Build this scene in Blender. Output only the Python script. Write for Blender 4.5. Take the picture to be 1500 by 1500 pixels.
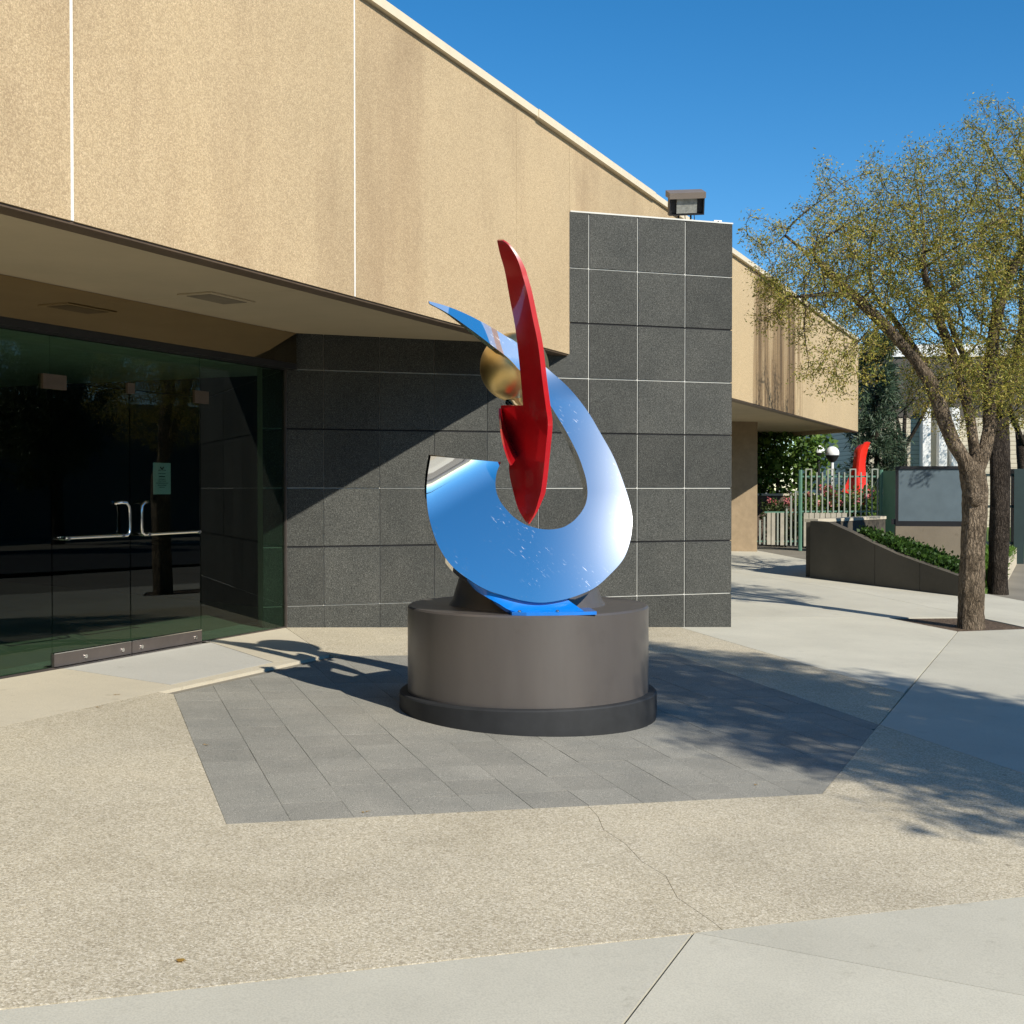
import bpy, bmesh, math, random
import numpy as np
from mathutils import Vector, Matrix

for o in list(bpy.data.objects):
    bpy.data.objects.remove(o, do_unlink=True)
SC = bpy.context.scene
COL = SC.collection

# ------------------------------------------------------------------ camera
F = 1850.0                      # focal length in photo pixels (photo 1500 x 1500)
PITCH = math.atan(35 / F)
CH = 1.725                      # eye height above the paving at the camera
cam_d = bpy.data.cameras.new('camera')
cam = bpy.data.objects.new('camera', cam_d)
COL.objects.link(cam)
cam.location = (0, 0, CH)
cam.rotation_euler = (math.pi / 2 - PITCH, 0, 0)
cam_d.sensor_width = 36
cam_d.lens = 36 * F / 1500
cam_d.clip_start = 0.05
cam_d.clip_end = 5000
SC.camera = cam

# ------------------------------------------------------------------ sky and sun
LIGHT = Vector((-1.518, 1.871, -1.694)).normalized()      # direction the sunlight travels
SUN_EL = math.asin(-LIGHT.z)
SUN_AZ = math.atan2(-LIGHT.x, -LIGHT.y)                   # compass angle from +Y to +X
world = bpy.data.worlds.new('World')
SC.world = world
world.use_nodes = True
wn = world.node_tree
wn.nodes.clear()
sky = wn.nodes.new('ShaderNodeTexSky')
sky.sky_type = 'NISHITA'
sky.sun_disc = False
sky.sun_elevation = SUN_EL
sky.sun_rotation = SUN_AZ
sky.altitude = 1600
sky.air_density = 1.0
sky.dust_density = 0.0
sky.ozone_density = 3.0
bg = wn.nodes.new('ShaderNodeBackground')
bg.inputs['Strength'].default_value = 0.125
wo = wn.nodes.new('ShaderNodeOutputWorld')
hs = wn.nodes.new('ShaderNodeHueSaturation')          # the phone camera's vivid blue
hs.inputs['Saturation'].default_value = 1.33
hs.inputs['Hue'].default_value = 0.496
hs.inputs['Value'].default_value = 1.0
wn.links.new(sky.outputs[0], hs.inputs['Color'])
wn.links.new(hs.outputs[0], bg.inputs[0])
wn.links.new(bg.outputs[0], wo.inputs[0])

sun_d = bpy.data.lights.new('sun', 'SUN')
sun_d.energy = 5.0
sun_d.angle = math.radians(0.53)
sun_d.color = (1.0, 0.945, 0.85)
sun = bpy.data.objects.new('sun', sun_d)
COL.objects.link(sun)
sun.rotation_euler = LIGHT.to_track_quat('-Z', 'Y').to_euler()
sun.location = (20, -25, 30)

SC.view_settings.view_transform = 'Standard'
SC.view_settings.look = 'None'
SC.view_settings.exposure = 0.27
SC.view_settings.gamma = 1.0

rng = np.random.default_rng(7)
random.seed(7)

# ------------------------------------------------------------------ geometry helpers
def ray(x, y):
    cx = (x - 750) / F
    cy = (750 - y) / F
    return np.array([cx, math.cos(PITCH) + cy * math.sin(PITCH), -math.sin(PITCH) + cy * math.cos(PITCH)])

def at(x, y, Y):
    """world point seen at photo pixel x,y at forward distance Y"""
    r = ray(x, y)
    return np.array([0, 0, CH]) + r * (Y / r[1])

GB, GC = -0.04233, 0.01525      # paving falls to the right and rises to the building

def gz(x, y):
    return GB * min(max(x, -9.0), 11.0) + GC * min(max(y, -8.0), 34.0)

def gr(x, y):
    r = ray(x, y)
    t = CH / (GB * r[0] + GC * r[1] - r[2])
    return np.array([0, 0, CH]) + t * r

U = np.array([.9457, .3252])    # along the granite wall
V = np.array([-.3252, .9457])   # away from the camera, square to it
D1 = np.array([.4031, .9151])   # along the facade
N1 = np.array([.9151, -.4031])  # out of the facade
def uv(u, v):
    return U * u + V * v
def to_uv(p):
    return np.array([p[0] * U[0] + p[1] * U[1], p[0] * V[0] + p[1] * V[1]])

def setp(o, label=None, cat=None, group=None, kind=None):
    if label: o['label'] = label
    if cat: o['category'] = cat
    if group: o['group'] = group
    if kind: o['kind'] = kind
    return o

def thing(name, loc, label, cat, group=None, rz=0.0):
    o = bpy.data.objects.new(name, None)
    o.empty_display_size = 0.2
    COL.objects.link(o)
    o.location = loc
    o.rotation_euler = (0, 0, rz)
    return setp(o, label, cat, group)

def attach(o, parent):
    """parent o while its mesh stays in world coordinates"""
    o.parent = parent
    if parent.type == 'EMPTY':
        o.matrix_parent_inverse = Matrix.Translation(-parent.location)
    return o

def mesh(name, verts, faces, mat, parent=None, smooth=None, local=False):
    me = bpy.data.meshes.new(name)
    me.from_pydata([tuple(map(float, v)) for v in verts], [], [tuple(f) for f in faces])
    me.update()
    if smooth is not None:
        me.polygons.foreach_set('use_smooth', [True] * len(me.polygons))
        if smooth < 180:
            me.set_sharp_from_angle(angle=math.radians(smooth))
    if mat is not None:
        me.materials.append(mat)
    o = bpy.data.objects.new(name, me)
    COL.objects.link(o)
    if parent is not None:
        if local:
            o.parent = parent
        else:
            attach(o, parent)
    return o

class MB:
    """collects primitives into one mesh"""
    def __init__(s):
        s.v = []; s.f = []
    def add(s, v, f):
        n = len(s.v)
        s.v += [tuple(map(float, p)) for p in v]
        s.f += [tuple(i + n for i in q) for q in f]
        return s
    def prism(s, poly, z0, z1):
        """poly xy list (ccw); z0,z1 numbers or functions of x,y"""
        a0 = z0 if callable(z0) else (lambda x, y: z0)
        a1 = z1 if callable(z1) else (lambda x, y: z1)
        ar = sum(poly[i][0] * poly[(i + 1) % len(poly)][1] - poly[(i + 1) % len(poly)][0] * poly[i][1] for i in range(len(poly)))
        if ar < 0: poly = list(poly)[::-1]
        n = len(poly)
        v = [(p[0], p[1], a0(p[0], p[1])) for p in poly] + [(p[0], p[1], a1(p[0], p[1])) for p in poly]
        f = [tuple(range(n - 1, -1, -1)), tuple(range(n, 2 * n))]
        f += [(i, (i + 1) % n, n + (i + 1) % n, n + i) for i in range(n)]
        return s.add(v, f)
    def obox(s, p, q, off0, off1, z0, z1):
        """box on the line p->q (xy), from off0 to off1 to its left-hand side normal"""
        p = np.array(p[:2], float); q = np.array(q[:2], float)
        d = (q - p) / np.linalg.norm(q - p); n = np.array([-d[1], d[0]])
        return s.prism([p + n * off0, q + n * off0, q + n * off1, p + n * off1], z0, z1)
    def tube(s, pts, rad, k=8, cap=True):
        pts = [np.array(p, float) for p in pts]
        if not hasattr(rad, '__len__'): rad = [rad] * len(pts)
        vs = []; fs = []
        up = None
        for i, p in enumerate(pts):
            t = pts[min(i + 1, len(pts) - 1)] - pts[max(i - 1, 0)]
            t = t / (np.linalg.norm(t) + 1e-9)
            if up is None:
                a = np.array([0, 0, 1.]) if abs(t[2]) < .9 else np.array([1., 0, 0])
            else: a = up
            a = a - t * a.dot(t); a /= np.linalg.norm(a) + 1e-9; up = a
            b = np.cross(t, a)
            for j in range(k):
                an = 2 * math.pi * j / k
                vs.append(p + rad[i] * (a * math.cos(an) + b * math.sin(an)))
        for i in range(len(pts) - 1):
            for j in range(k):
                fs.append((i * k + j, i * k + (j + 1) % k, (i + 1) * k + (j + 1) % k, (i + 1) * k + j))
        if cap:
            fs.append(tuple(range(k - 1, -1, -1)))
            fs.append(tuple((len(pts) - 1) * k + j for j in range(k)))
        return s.add(vs, fs)
    def lathe(s, c, prof, k=48):
        """prof list of (r,z); r=0 allowed at the ends"""
        vs = []; rows = []
        for r, z in prof:
            if r < 1e-6:
                rows.append([len(vs)]); vs.append((c[0], c[1], c[2] + z))
            else:
                rows.append(list(range(len(vs), len(vs) + k)))
                for j in range(k):
                    an = 2 * math.pi * j / k
                    vs.append((c[0] + r * math.cos(an), c[1] + r * math.sin(an), c[2] + z))
        fs = []
        for a, b in zip(rows[:-1], rows[1:]):
            for j in range(k):
                j2 = (j + 1) % k
                if len(a) == 1 and len(b) > 1: fs.append((a[0], b[j2], b[j]))
                elif len(b) == 1 and len(a) > 1: fs.append((a[j], a[j2], b[0]))
                else: fs.append((a[j], a[j2], b[j2], b[j]))
        return s.add(vs, fs)
    def sphere(s, c, r, n=16, m=10, sz=1.0):
        return s.lathe(c, [(r * math.sin(math.pi * i / m), -r * sz * math.cos(math.pi * i / m)) for i in range(m + 1)], n)
    def build(s, name, mat, parent=None, smooth=None, local=False):
        return mesh(name, s.v, s.f, mat, parent, smooth, local)

def clip(poly, p, n):
    """keep the side of convex poly where (x-p).n >= 0"""
    out = []
    for i in range(len(poly)):
        a = np.array(poly[i]); b = np.array(poly[(i + 1) % len(poly)])
        da = (a - p).dot(n); db = (b - p).dot(n)
        if da >= 0: out.append(a)
        if (da >= 0) != (db >= 0): out.append(a + (b - a) * (da / (da - db)))
    return out

# ------------------------------------------------------------------ materials
def new_mat(name):
    m = bpy.data.materials.new(name)
    m.use_nodes = True
    nt = m.node_tree
    return m, nt, nt.nodes['Principled BSDF']

def N(nt, typ, **kw):
    n = nt.nodes.new(typ)
    for k, v in kw.items():
        if k.startswith('i_'):
            key = k[2:]
            n.inputs[int(key) if key.isdigit() else key].default_value = v
        else:
            setattr(n, k, v)
    return n

def L(nt, a, ao, b, bi):
    nt.links.new(a.outputs[ao], b.inputs[bi])

def ramp(nt, stops):
    r = nt.nodes.new('ShaderNodeValToRGB')
    e = r.color_ramp.elements
    while len(e) < len(stops): e.new(0.5)
    for i, (p, c) in enumerate(stops):
        e[i].position = p
        e[i].color = (*c, 1) if len(c) == 3 else c
    return r

def mixc(nt, blend='MIX', fac=0.5):
    n = nt.nodes.new('ShaderNodeMix')
    n.data_type = 'RGBA'
    n.blend_type = blend
    n.inputs[0].default_value = fac
    return n       # in 0 fac, 6 A, 7 B ; out 2

def noise(nt, scale, detail=3, rough=.55, vec=None, dist=0):
    n = N(nt, 'ShaderNodeTexNoise', i_Scale=scale, i_Detail=detail, i_Roughness=rough, i_Distortion=dist)
    if vec is not None: nt.links.new(vec, n.inputs['Vector'])
    return n

def coords(nt):
    return nt.nodes.new('ShaderNodeTexCoord').outputs['Object']

def bump(nt, bsdf, height_socket, strength, dist):
    b = N(nt, 'ShaderNodeBump', i_Strength=strength, i_Distance=dist)
    nt.links.new(height_socket, b.inputs['Height'])
    nt.links.new(b.outputs[0], bsdf.inputs['Normal'])
    return b

def plain(name, col, rough=.6, metal=0.0, var=0.12, scale=6.0, spec=.4, coat=0.0, bmp=0.0):
    m, nt, b = new_mat(name)
    c = coords(nt)
    n = noise(nt, scale, 5, .6, c)
    r = ramp(nt, [(.3, tuple(x * (1 - var) for x in col)), (.7, tuple(min(1, x * (1 + var)) for x in col))])
    L(nt, n, 0, r, 0); L(nt, r, 0, b, 'Base Color')
    b.inputs['Roughness'].default_value = rough
    b.inputs['Metallic'].default_value = metal
    b.inputs['Specular IOR Level'].default_value = spec
    b.inputs['Coat Weight'].default_value = coat
    b.inputs['Coat Roughness'].default_value = .04
    if bmp:
        n2 = noise(nt, scale * 12, 4, .6, c)
        bump(nt, b, n2.outputs[0], bmp, .004)
    return m

def aggregate(name, base, dark, light, scale, bstr, bdist, patch=.16, patch_scale=.5, marks=None, per_piece=.06):
    """pebbled surface: small stones in a binder"""
    m, nt, b = new_mat(name)
    c = coords(nt)
    vo = N(nt, 'ShaderNodeTexVoronoi', feature='F1', i_Scale=scale)
    nt.links.new(c, vo.inputs['Vector'])
    vd = N(nt, 'ShaderNodeTexVoronoi', feature='DISTANCE_TO_EDGE', i_Scale=scale)
    nt.links.new(c, vd.inputs['Vector'])
    sep = N(nt, 'ShaderNodeSeparateColor')
    L(nt, vo, 'Color', sep, 0)
    r = ramp(nt, [(0, dark), (.22, tuple(x * .82 for x in base)), (.55, base), (.9, light), (1, tuple(min(1, x * 1.15) for x in light))])
    L(nt, sep, 0, r, 0)
    # joints between the stones
    re = ramp(nt, [(0, (0.72,) * 3), (.12, (1, 1, 1))])
    L(nt, vd, 0, re, 0)
    mx = mixc(nt, 'MULTIPLY', .8)
    L(nt, r, 0, mx, 6); L(nt, re, 0, mx, 7)
    big = noise(nt, patch_scale, 6, .6, c)
    rb = ramp(nt, [(.28, (1 - patch,) * 3), (.5, (1, 1, 1)), (.75, (1 + patch * .5, 1 + patch * .45, 1 + patch * .3))])
    L(nt, big, 0, rb, 0)
    m2 = mixc(nt, 'MULTIPLY', 1)
    L(nt, mx, 2, m2, 6); L(nt, rb, 0, m2, 7)
    out = m2
    oi = N(nt, 'ShaderNodeObjectInfo')
    mr = N(nt, 'ShaderNodeMapRange', i_3=1 - per_piece, i_4=1 + per_piece)
    L(nt, oi, 'Random', mr, 0)
    m3 = mixc(nt, 'MULTIPLY', 1)
    L(nt, out, 2, m3, 6); L(nt, mr, 0, m3, 7)
    out = m3
    if marks is not None:
        s_sock = marks(nt, c)
        m4 = mixc(nt, 'MULTIPLY', 1)
        L(nt, out, 2, m4, 6); nt.links.new(s_sock, m4.inputs[7])
        out = m4
    L(nt, out, 2, b, 'Base Color')
    b.inputs['Roughness'].default_value = .85
    b.inputs['Specular IOR Level'].default_value = .25
    h = N(nt, 'ShaderNodeMath', operation='MULTIPLY_ADD', i_1=1.0)
    nn = noise(nt, scale * 1.7, 2, .5, c)
    L(nt, vd, 0, h, 0); L(nt, nn, 0, h, 2)
    bump(nt, b, h.outputs[0], bstr, bdist)
    return m

def facade_stain(nt, c):
    """soft brown water staining under the coping, stretched vertically"""
    mp = N(nt, 'ShaderNodeMapping')
    mp.inputs['Scale'].default_value = (.55, .55, .10)
    nt.links.new(c, mp.inputs[0])
    n = noise(nt, 1.6, 5, .62, mp.outputs[0])
    r = ramp(nt, [(.36, (.80, .77, .76)), (.55, (1, 1, 1))])
    L(nt, n, 0, r, 0)
    return r.outputs[0]

def dark_streaks(nt, c):
    """heavy dark streaks, stretched vertically, in one band of the far facade"""
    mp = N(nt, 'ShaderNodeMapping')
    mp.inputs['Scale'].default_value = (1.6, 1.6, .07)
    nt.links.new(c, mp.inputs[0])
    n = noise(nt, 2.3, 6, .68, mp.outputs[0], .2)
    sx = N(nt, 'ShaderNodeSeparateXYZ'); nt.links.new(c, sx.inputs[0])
    # band of the wall that is streaked, by distance along it (world y)
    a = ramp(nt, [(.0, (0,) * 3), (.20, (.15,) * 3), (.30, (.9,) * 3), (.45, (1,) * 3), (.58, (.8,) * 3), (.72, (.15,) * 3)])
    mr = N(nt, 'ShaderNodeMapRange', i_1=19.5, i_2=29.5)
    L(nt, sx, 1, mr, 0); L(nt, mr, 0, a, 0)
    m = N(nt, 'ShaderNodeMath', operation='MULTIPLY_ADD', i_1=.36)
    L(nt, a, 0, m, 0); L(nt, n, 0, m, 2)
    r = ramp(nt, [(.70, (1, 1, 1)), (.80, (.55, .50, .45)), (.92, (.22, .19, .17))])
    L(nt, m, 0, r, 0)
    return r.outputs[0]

def walk_wear(nt, c):
    """broad trodden stains and a scatter of small dark spots"""
    n = noise(nt, .9, 7, .7, c, .4)
    r = ramp(nt, [(.30, (.86, .85, .83)), (.50, (1, 1, 1)), (.72, (1.06, 1.05, 1.03))])
    L(nt, n, 0, r, 0)
    v = N(nt, 'ShaderNodeTexVoronoi', feature='F1', i_Scale=2.2)
    nt.links.new(c, v.inputs['Vector'])
    r2 = ramp(nt, [(.020, (.55, .53, .5)), (.045, (1, 1, 1))])
    L(nt, v, 'Distance', r2, 0)
    m = mixc(nt, 'MULTIPLY', 1); L(nt, r, 0, m, 6); L(nt, r2, 0, m, 7)
    return m.outputs[2]

M = {}
M['facade'] = aggregate('tan_aggregate_panel', (.55, .412, .24), (.42, .305, .175), (.60, .46, .28), 135, .42, .006, .12, .45, facade_stain, 0)
M['facade_far'] = aggregate('tan_streaked_panel', (.56, .42, .24), (.43, .315, .175), (.61, .47, .28), 135, .3, .008, .10, .5, dark_streaks, 0)
M['paving'] = aggregate('exposed_aggregate_paving', (.53, .466, .335), (.33, .28, .195), (.62, .56, .435), 140, .36, .0045, .14, .55, walk_wear, .03)
M['soil'] = aggregate('tree_pit_mulch', (.13, .09, .06), (.04, .03, .02), (.24, .17, .11), 60, 1, .02, .3, 2.0, None, 0)

def concrete(name, col, var=.10, per=.05, spots=True):
    m, nt, b = new_mat(name)
    c = coords(nt)
    n1 = noise(nt, .8, 7, .65, c)
    r1 = ramp(nt, [(.3, tuple(x * (1 - var) for x in col)), (.5, col), (.72, tuple(min(1, x * (1 + var)) for x in col))])
    L(nt, n1, 0, r1, 0)
    n2 = noise(nt, 140, 2, .6, c)
    r2 = ramp(nt, [(.3, (.86,) * 3), (.6, (1.04,) * 3)])
    L(nt, n2, 0, r2, 0)
    mx = mixc(nt, 'MULTIPLY', 1); L(nt, r1, 0, mx, 6); L(nt, r2, 0, mx, 7)
    n3 = noise(nt, 5.5, 8, .72, c)
    r3 = ramp(nt, [(.30, (.80, .79, .77)), (.40, (1, 1, 1))])
    L(nt, n3, 0, r3, 0)
    m3 = mixc(nt, 'MULTIPLY', .8 if spots else .2); L(nt, mx, 2, m3, 6); L(nt, r3, 0, m3, 7)
    oi = N(nt, 'ShaderNodeObjectInfo')
    mr = N(nt, 'ShaderNodeMapRange', i_3=1 - per, i_4=1 + per); L(nt, oi, 'Random', mr, 0)
    m4 = mixc(nt, 'MULTIPLY', 1); L(nt, m3, 2, m4, 6); L(nt, mr, 0, m4, 7)
    L(nt, m4, 2, b, 'Base Color')
    b.inputs['Roughness'].default_value = .8
    b.inputs['Specular IOR Level'].default_value = .3
    bump(nt, b, n2.outputs[0], .25, .002)
    return m
M['concrete'] = concrete('sidewalk_concrete', (.50, .475, .385))
M['apron'] = concrete('warm_apron_concrete', (.52, .465, .35), .10)
M['mat'] = concrete('pale_entrance_slab', (.47, .455, .40), .06)
M['wallcon'] = concrete('shaded_planter_concrete', (.085, .074, .056), .25)  # tree shade over these walls is put into the dark colour
M['palecon'] = concrete('pale_wall_concrete', (.55, .49, .37), .10)

def granite(name, base, spread, scale=230, rough=.45, per=.10):
    m, nt, b = new_mat(name)
    c = coords(nt)
    n1 = noise(nt, scale, 3, .75, c)
    r1 = ramp(nt, [(.34, tuple(x * (1 - spread) for x in base)), (.5, base), (.63, tuple(x * (1 + spread * 1.6) for x in base)), (.72, tuple(x * (1 + spread * 4) for x in base))])
    L(nt, n1, 0, r1, 0)
    n2 = noise(nt, 2.2, 5, .6, c)
    r2 = ramp(nt, [(.3, (.86, .87, .86)), (.65, (1.1, 1.09, 1.06))])
    L(nt, n2, 0, r2, 0)
    mx = mixc(nt, 'MULTIPLY', 1); L(nt, r1, 0, mx, 6); L(nt, r2, 0, mx, 7)
    oi = N(nt, 'ShaderNodeObjectInfo')
    mr = N(nt, 'ShaderNodeMapRange', i_3=1 - per, i_4=1 + per); L(nt, oi, 'Random', mr, 0)
    m4 = mixc(nt, 'MULTIPLY', 1); L(nt, mx, 2, m4, 6); L(nt, mr, 0, m4, 7)
    L(nt, m4, 2, b, 'Base Color')
    b.inputs['Roughness'].default_value = rough
    b.inputs['Specular IOR Level'].default_value = .15
    bump(nt, b, n1.outputs[0], .12, .001)
    return m
M['granite'] = granite('dark_flamed_granite', (.053, .054, .049), .65, 120, .7, .16)
M['paver'] = granite('grey_stone_paver', (.25, .24, .208), .38, 190, .75, .07)
M['grout'] = plain('pale_grout', (.62, .61, .55), .9, var=.08)
M['groove'] = plain('dark_groove', (.015, .015, .016), .9)
M['sealant'] = plain('white_sealant', (.72, .71, .66), .6, var=.05)
M['coping'] = plain('cream_metal_coping', (.70, .60, .42), .5, var=.05)
M['soffit'] = plain('tan_soffit_plaster', (.44, .365, .245), .9, var=.05, scale=2.0, bmp=.3)
M['bronze'] = plain('bronze_edge_trim', (.10, .068, .042), .5, var=.2)
M['roof'] = plain('roof_membrane', (.35, .33, .3), .9)
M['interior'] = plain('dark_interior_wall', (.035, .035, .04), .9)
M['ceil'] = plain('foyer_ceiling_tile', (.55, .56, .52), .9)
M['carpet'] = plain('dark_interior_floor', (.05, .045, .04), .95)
M['floor_tile'] = granite('foyer_floor_tile', (.30, .31, .27), .2, 90, .5, .12)
M['steel'] = plain('polished_handle_steel', (.75, .74, .72), .12, 1.0, var=.03)
M['rail'] = plain('bronze_door_rail', (.17, .145, .13), .35, .7, var=.1)
M['black'] = plain('black_painted_metal', (.018, .018, .02), .45)
M['white'] = plain('white_paint', (.78, .77, .74), .5, var=.04)
M['asphalt'] = aggregate('asphalt', (.05, .05, .05), (.025,) * 3, (.09, .088, .085), 120, .5, .004, .15, .4, None, 0)
M['brownmetal'] = plain('brown_floodlight_housing', (.19, .155, .125), .5, var=.06)

def mirror_bronze():
    m, nt, b = new_mat('bronze_mirror_glass')
    c = coords(nt)
    n = noise(nt, 1.2, 2, .5, c)
    r = ramp(nt, [(.3, (.42, .35, .25)), (.7, (.46, .39, .28))])
    L(nt, n, 0, r, 0); L(nt, r, 0, b, 'Base Color')
    b.inputs['Metallic'].default_value = 1
    b.inputs['Roughness'].default_value = .03
    return m
M['mirror'] = mirror_bronze()

def glass(name, tint, ior=1.5):
    m, nt, b = new_mat(name)
    nt.nodes.remove(b)
    out = nt.nodes['Material Output']
    tr = N(nt, 'ShaderNodeBsdfTransparent'); tr.inputs[0].default_value = (*tint, 1)
    gl = N(nt, 'ShaderNodeBsdfGlossy', i_Roughness=.004); gl.inputs[0].default_value = (.9, .95, .92, 1)
    fr = N(nt, 'ShaderNodeFresnel', i_IOR=ior)
    c = coords(nt)
    n = noise(nt, .9, 2, .4, c)
    bp = N(nt, 'ShaderNodeBump', i_Strength=.02, i_Distance=.02); L(nt, n, 0, bp, 'Height')
    nt.links.new(bp.outputs[0], gl.inputs['Normal'])
    mx = N(nt, 'ShaderNodeMixShader')
    ge = N(nt, 'ShaderNodeNewGeometry')
    inv = N(nt, 'ShaderNodeMath', operation='SUBTRACT', i_0=1.0); L(nt, ge, 'Backfacing', inv, 1)
    fa = N(nt, 'ShaderNodeMath', operation='MULTIPLY'); L(nt, fr, 0, fa, 0); L(nt, inv, 0, fa, 1)
    L(nt, fa, 0, mx, 0); L(nt, tr, 0, mx, 1); L(nt, gl, 0, mx, 2)
    L(nt, mx, 0, out, 0)
    return m
M['glass'] = glass('green_tinted_glass', (.57, .68, .61), 1.45)
M['signglass'] = plain('blue_grey_sign_face', (.13, .17, .19), .22, var=.1, scale=3, spec=.5)

def chrome():
    m, nt, b = new_mat('scratched_mirror_steel')
    out = nt.nodes['Material Output']
    nt.nodes.remove(b)
    c = coords(nt)
    # short hairline scratches, in patches
    mp0 = N(nt, 'ShaderNodeMapping'); mp0.inputs['Rotation'].default_value = (0, -.75, 0); nt.links.new(c, mp0.inputs[0])
    mp = N(nt, 'ShaderNodeMapping'); mp.inputs['Scale'].default_value = (9, 9, 150); L(nt, mp0, 0, mp, 0)
    ns = noise(nt, 1.6, 3, .6, mp.outputs[0])
    rs = ramp(nt, [(.665, (0,) * 3), (.70, (1,) * 3)]); L(nt, ns, 0, rs, 0)
    np_ = noise(nt, 3.0, 3, .5, c)
    rp = ramp(nt, [(.44, (0,) * 3), (.60, (1,) * 3)]); L(nt, np_, 0, rp, 0)
    sc1 = N(nt, 'ShaderNodeMath', operation='MULTIPLY'); L(nt, rs, 0, sc1, 0); L(nt, rp, 0, sc1, 1)
    sc = N(nt, 'ShaderNodeMath', operation='MULTIPLY', i_1=.45); L(nt, sc1, 0, sc, 0)
    wave = noise(nt, 1.5, 2, .4, c)
    bp = N(nt, 'ShaderNodeBump', i_Strength=.12, i_Distance=.01); L(nt, wave, 0, bp, 'Height')
    g1 = N(nt, 'ShaderNodeBsdfAnisotropic' if False else 'ShaderNodeBsdfGlossy', i_Roughness=.045); g1.inputs[0].default_value = (.86, .85, .83, 1)
    g2 = N(nt, 'ShaderNodeBsdfGlossy', i_Roughness=.32); g2.inputs[0].default_value = (.80, .81, .82, 1)
    g3 = N(nt, 'ShaderNodeBsdfGlossy', i_Roughness=.5); g3.inputs[0].default_value = (.85, .86, .88, 1)
    for g in (g1, g2): nt.links.new(bp.outputs[0], g.inputs['Normal'])
    mx = N(nt, 'ShaderNodeMixShader', i_0=.035); L(nt, g1, 0, mx, 1); L(nt, g2, 0, mx, 2)
    m2 = N(nt, 'ShaderNodeMixShader'); L(nt, sc, 0, m2, 0); L(nt, mx, 0, m2, 1); L(nt, g3, 0, m2, 2)
    L(nt, m2, 0, out, 0)
    return m
M['chrome'] = chrome()

def gloss_paint(name, col, rough=.28, coat=1.0):
    m, nt, b = new_mat(name)
    c = coords(nt)
    n = noise(nt, 9, 5, .6, c)
    r = ramp(nt, [(.3, tuple(x * .9 for x in col)), (.7, tuple(min(1, x * 1.06) for x in col))]); L(nt, n, 0, r, 0)
    L(nt, r, 0, b, 'Base Color')
    b.inputs['Roughness'].default_value = rough
    b.inputs['Coat Weight'].default_value = coat
    b.inputs['Coat Roughness'].default_value = .035
    n2 = noise(nt, 3, 2, .4, c)
    bump(nt, b, n2.outputs[0], .03, .01)
    return m
M['red'] = gloss_paint('glossy_red_paint', (.44, .007, .011), .3)
M['blue'] = gloss_paint('glossy_blue_paint', (.0, .17, .62), .35)
M['red2'] = gloss_paint('orange_red_paint', (.80, .025, .012), .4, .3)
M['drum'] = plain('taupe_satin_metal', (.16, .138, .122), .34, .5, var=.05, scale=3, spec=.5)
def drum_mat():
    m, nt, b = new_mat('taupe_satin_metal')
    c = coords(nt)
    mp = N(nt, 'ShaderNodeMapping'); mp.inputs['Scale'].default_value = (3, 3, .5); nt.links.new(c, mp.inputs[0])
    n = noise(nt, 1.5, 6, .65, mp.outputs[0])
    r = ramp(nt, [(.3, (.143, .127, .115)), (.5, (.154, .137, .124)), (.72, (.164, .146, .132))]); L(nt, n, 0, r, 0)
    n2 = noise(nt, 7, 8, .75, c)
    r2 = ramp(nt, [(.30, (.80, .79, .78)), (.42, (1, 1, 1)), (.72, (1, 1, 1)), (.80, (1.18, 1.16, 1.13))]); L(nt, n2, 0, r2, 0)
    mx = mixc(nt, 'MULTIPLY', .7); L(nt, r, 0, mx, 6); L(nt, r2, 0, mx, 7)
    mx.inputs[0].default_value = .35
    L(nt, mx, 2, b, 'Base Color')
    rr = ramp(nt, [(.3, (.30,) * 3), (.7, (.38,) * 3)]); L(nt, n2, 0, rr, 0); L(nt, rr, 0, b, 'Roughness')
    b.inputs['Metallic'].default_value = .5
    return m
M['drum'] = drum_mat()
M['basering'] = plain('black_base_ring', (.022, .023, .024), .62, var=.2, scale=8)

def gold():
    m, nt, b = new_mat('brushed_gold')
    c = coords(nt)
    n = noise(nt, 5, 4, .6, c)
    r = ramp(nt, [(.3, (.68, .50, .20)), (.7, (.80, .60, .28))]); L(nt, n, 0, r, 0)
    L(nt, r, 0, b, 'Base Color')
    b.inputs['Metallic'].default_value = 1
    b.inputs['Roughness'].default_value = .36
    return m
M['gold'] = gold()

def leafmat(name, cols, trans=.35):
    m, nt, b = new_mat(name)
    out = nt.nodes['Material Output']
    g = N(nt, 'ShaderNodeNewGeometry')
    n = len(cols)
    r = ramp(nt, [(i / max(1, n - 1), c) for i, c in enumerate(cols)])
    L(nt, g, 'Random Per Island', r, 0)
    L(nt, r, 0, b, 'Base Color')
    b.inputs['Roughness'].default_value = .5
    b.inputs['Specular IOR Level'].default_value = .3
    t = N(nt, 'ShaderNodeBsdfTranslucent')
    L(nt, r, 0, t, 0)
    mx = N(nt, 'ShaderNodeMixShader', i_0=trans)
    L(nt, b, 0, mx, 1); L(nt, t, 0, mx, 2); L(nt, mx, 0, out, 0)
    return m
M['locust'] = leafmat('olive_locust_leaves', [(.12, .15, .025), (.21, .24, .04), (.32, .31, .055), (.44, .38, .07), (.50, .42, .10), (.36, .24, .08)])
M['evergreen'] = leafmat('dark_tree_leaves', [(.02, .035, .012), (.04, .07, .02), (.07, .10, .028), (.10, .12, .04)])
M['bright'] = leafmat('bright_green_leaves', [(.03, .07, .012), (.07, .14, .02), (.13, .22, .04), (.18, .27, .06)])
M['conifer'] = leafmat('blue_green_needles', [(.025, .05, .03), (.05, .09, .05), (.09, .13, .07), (.14, .17, .11)], .15)
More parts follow.
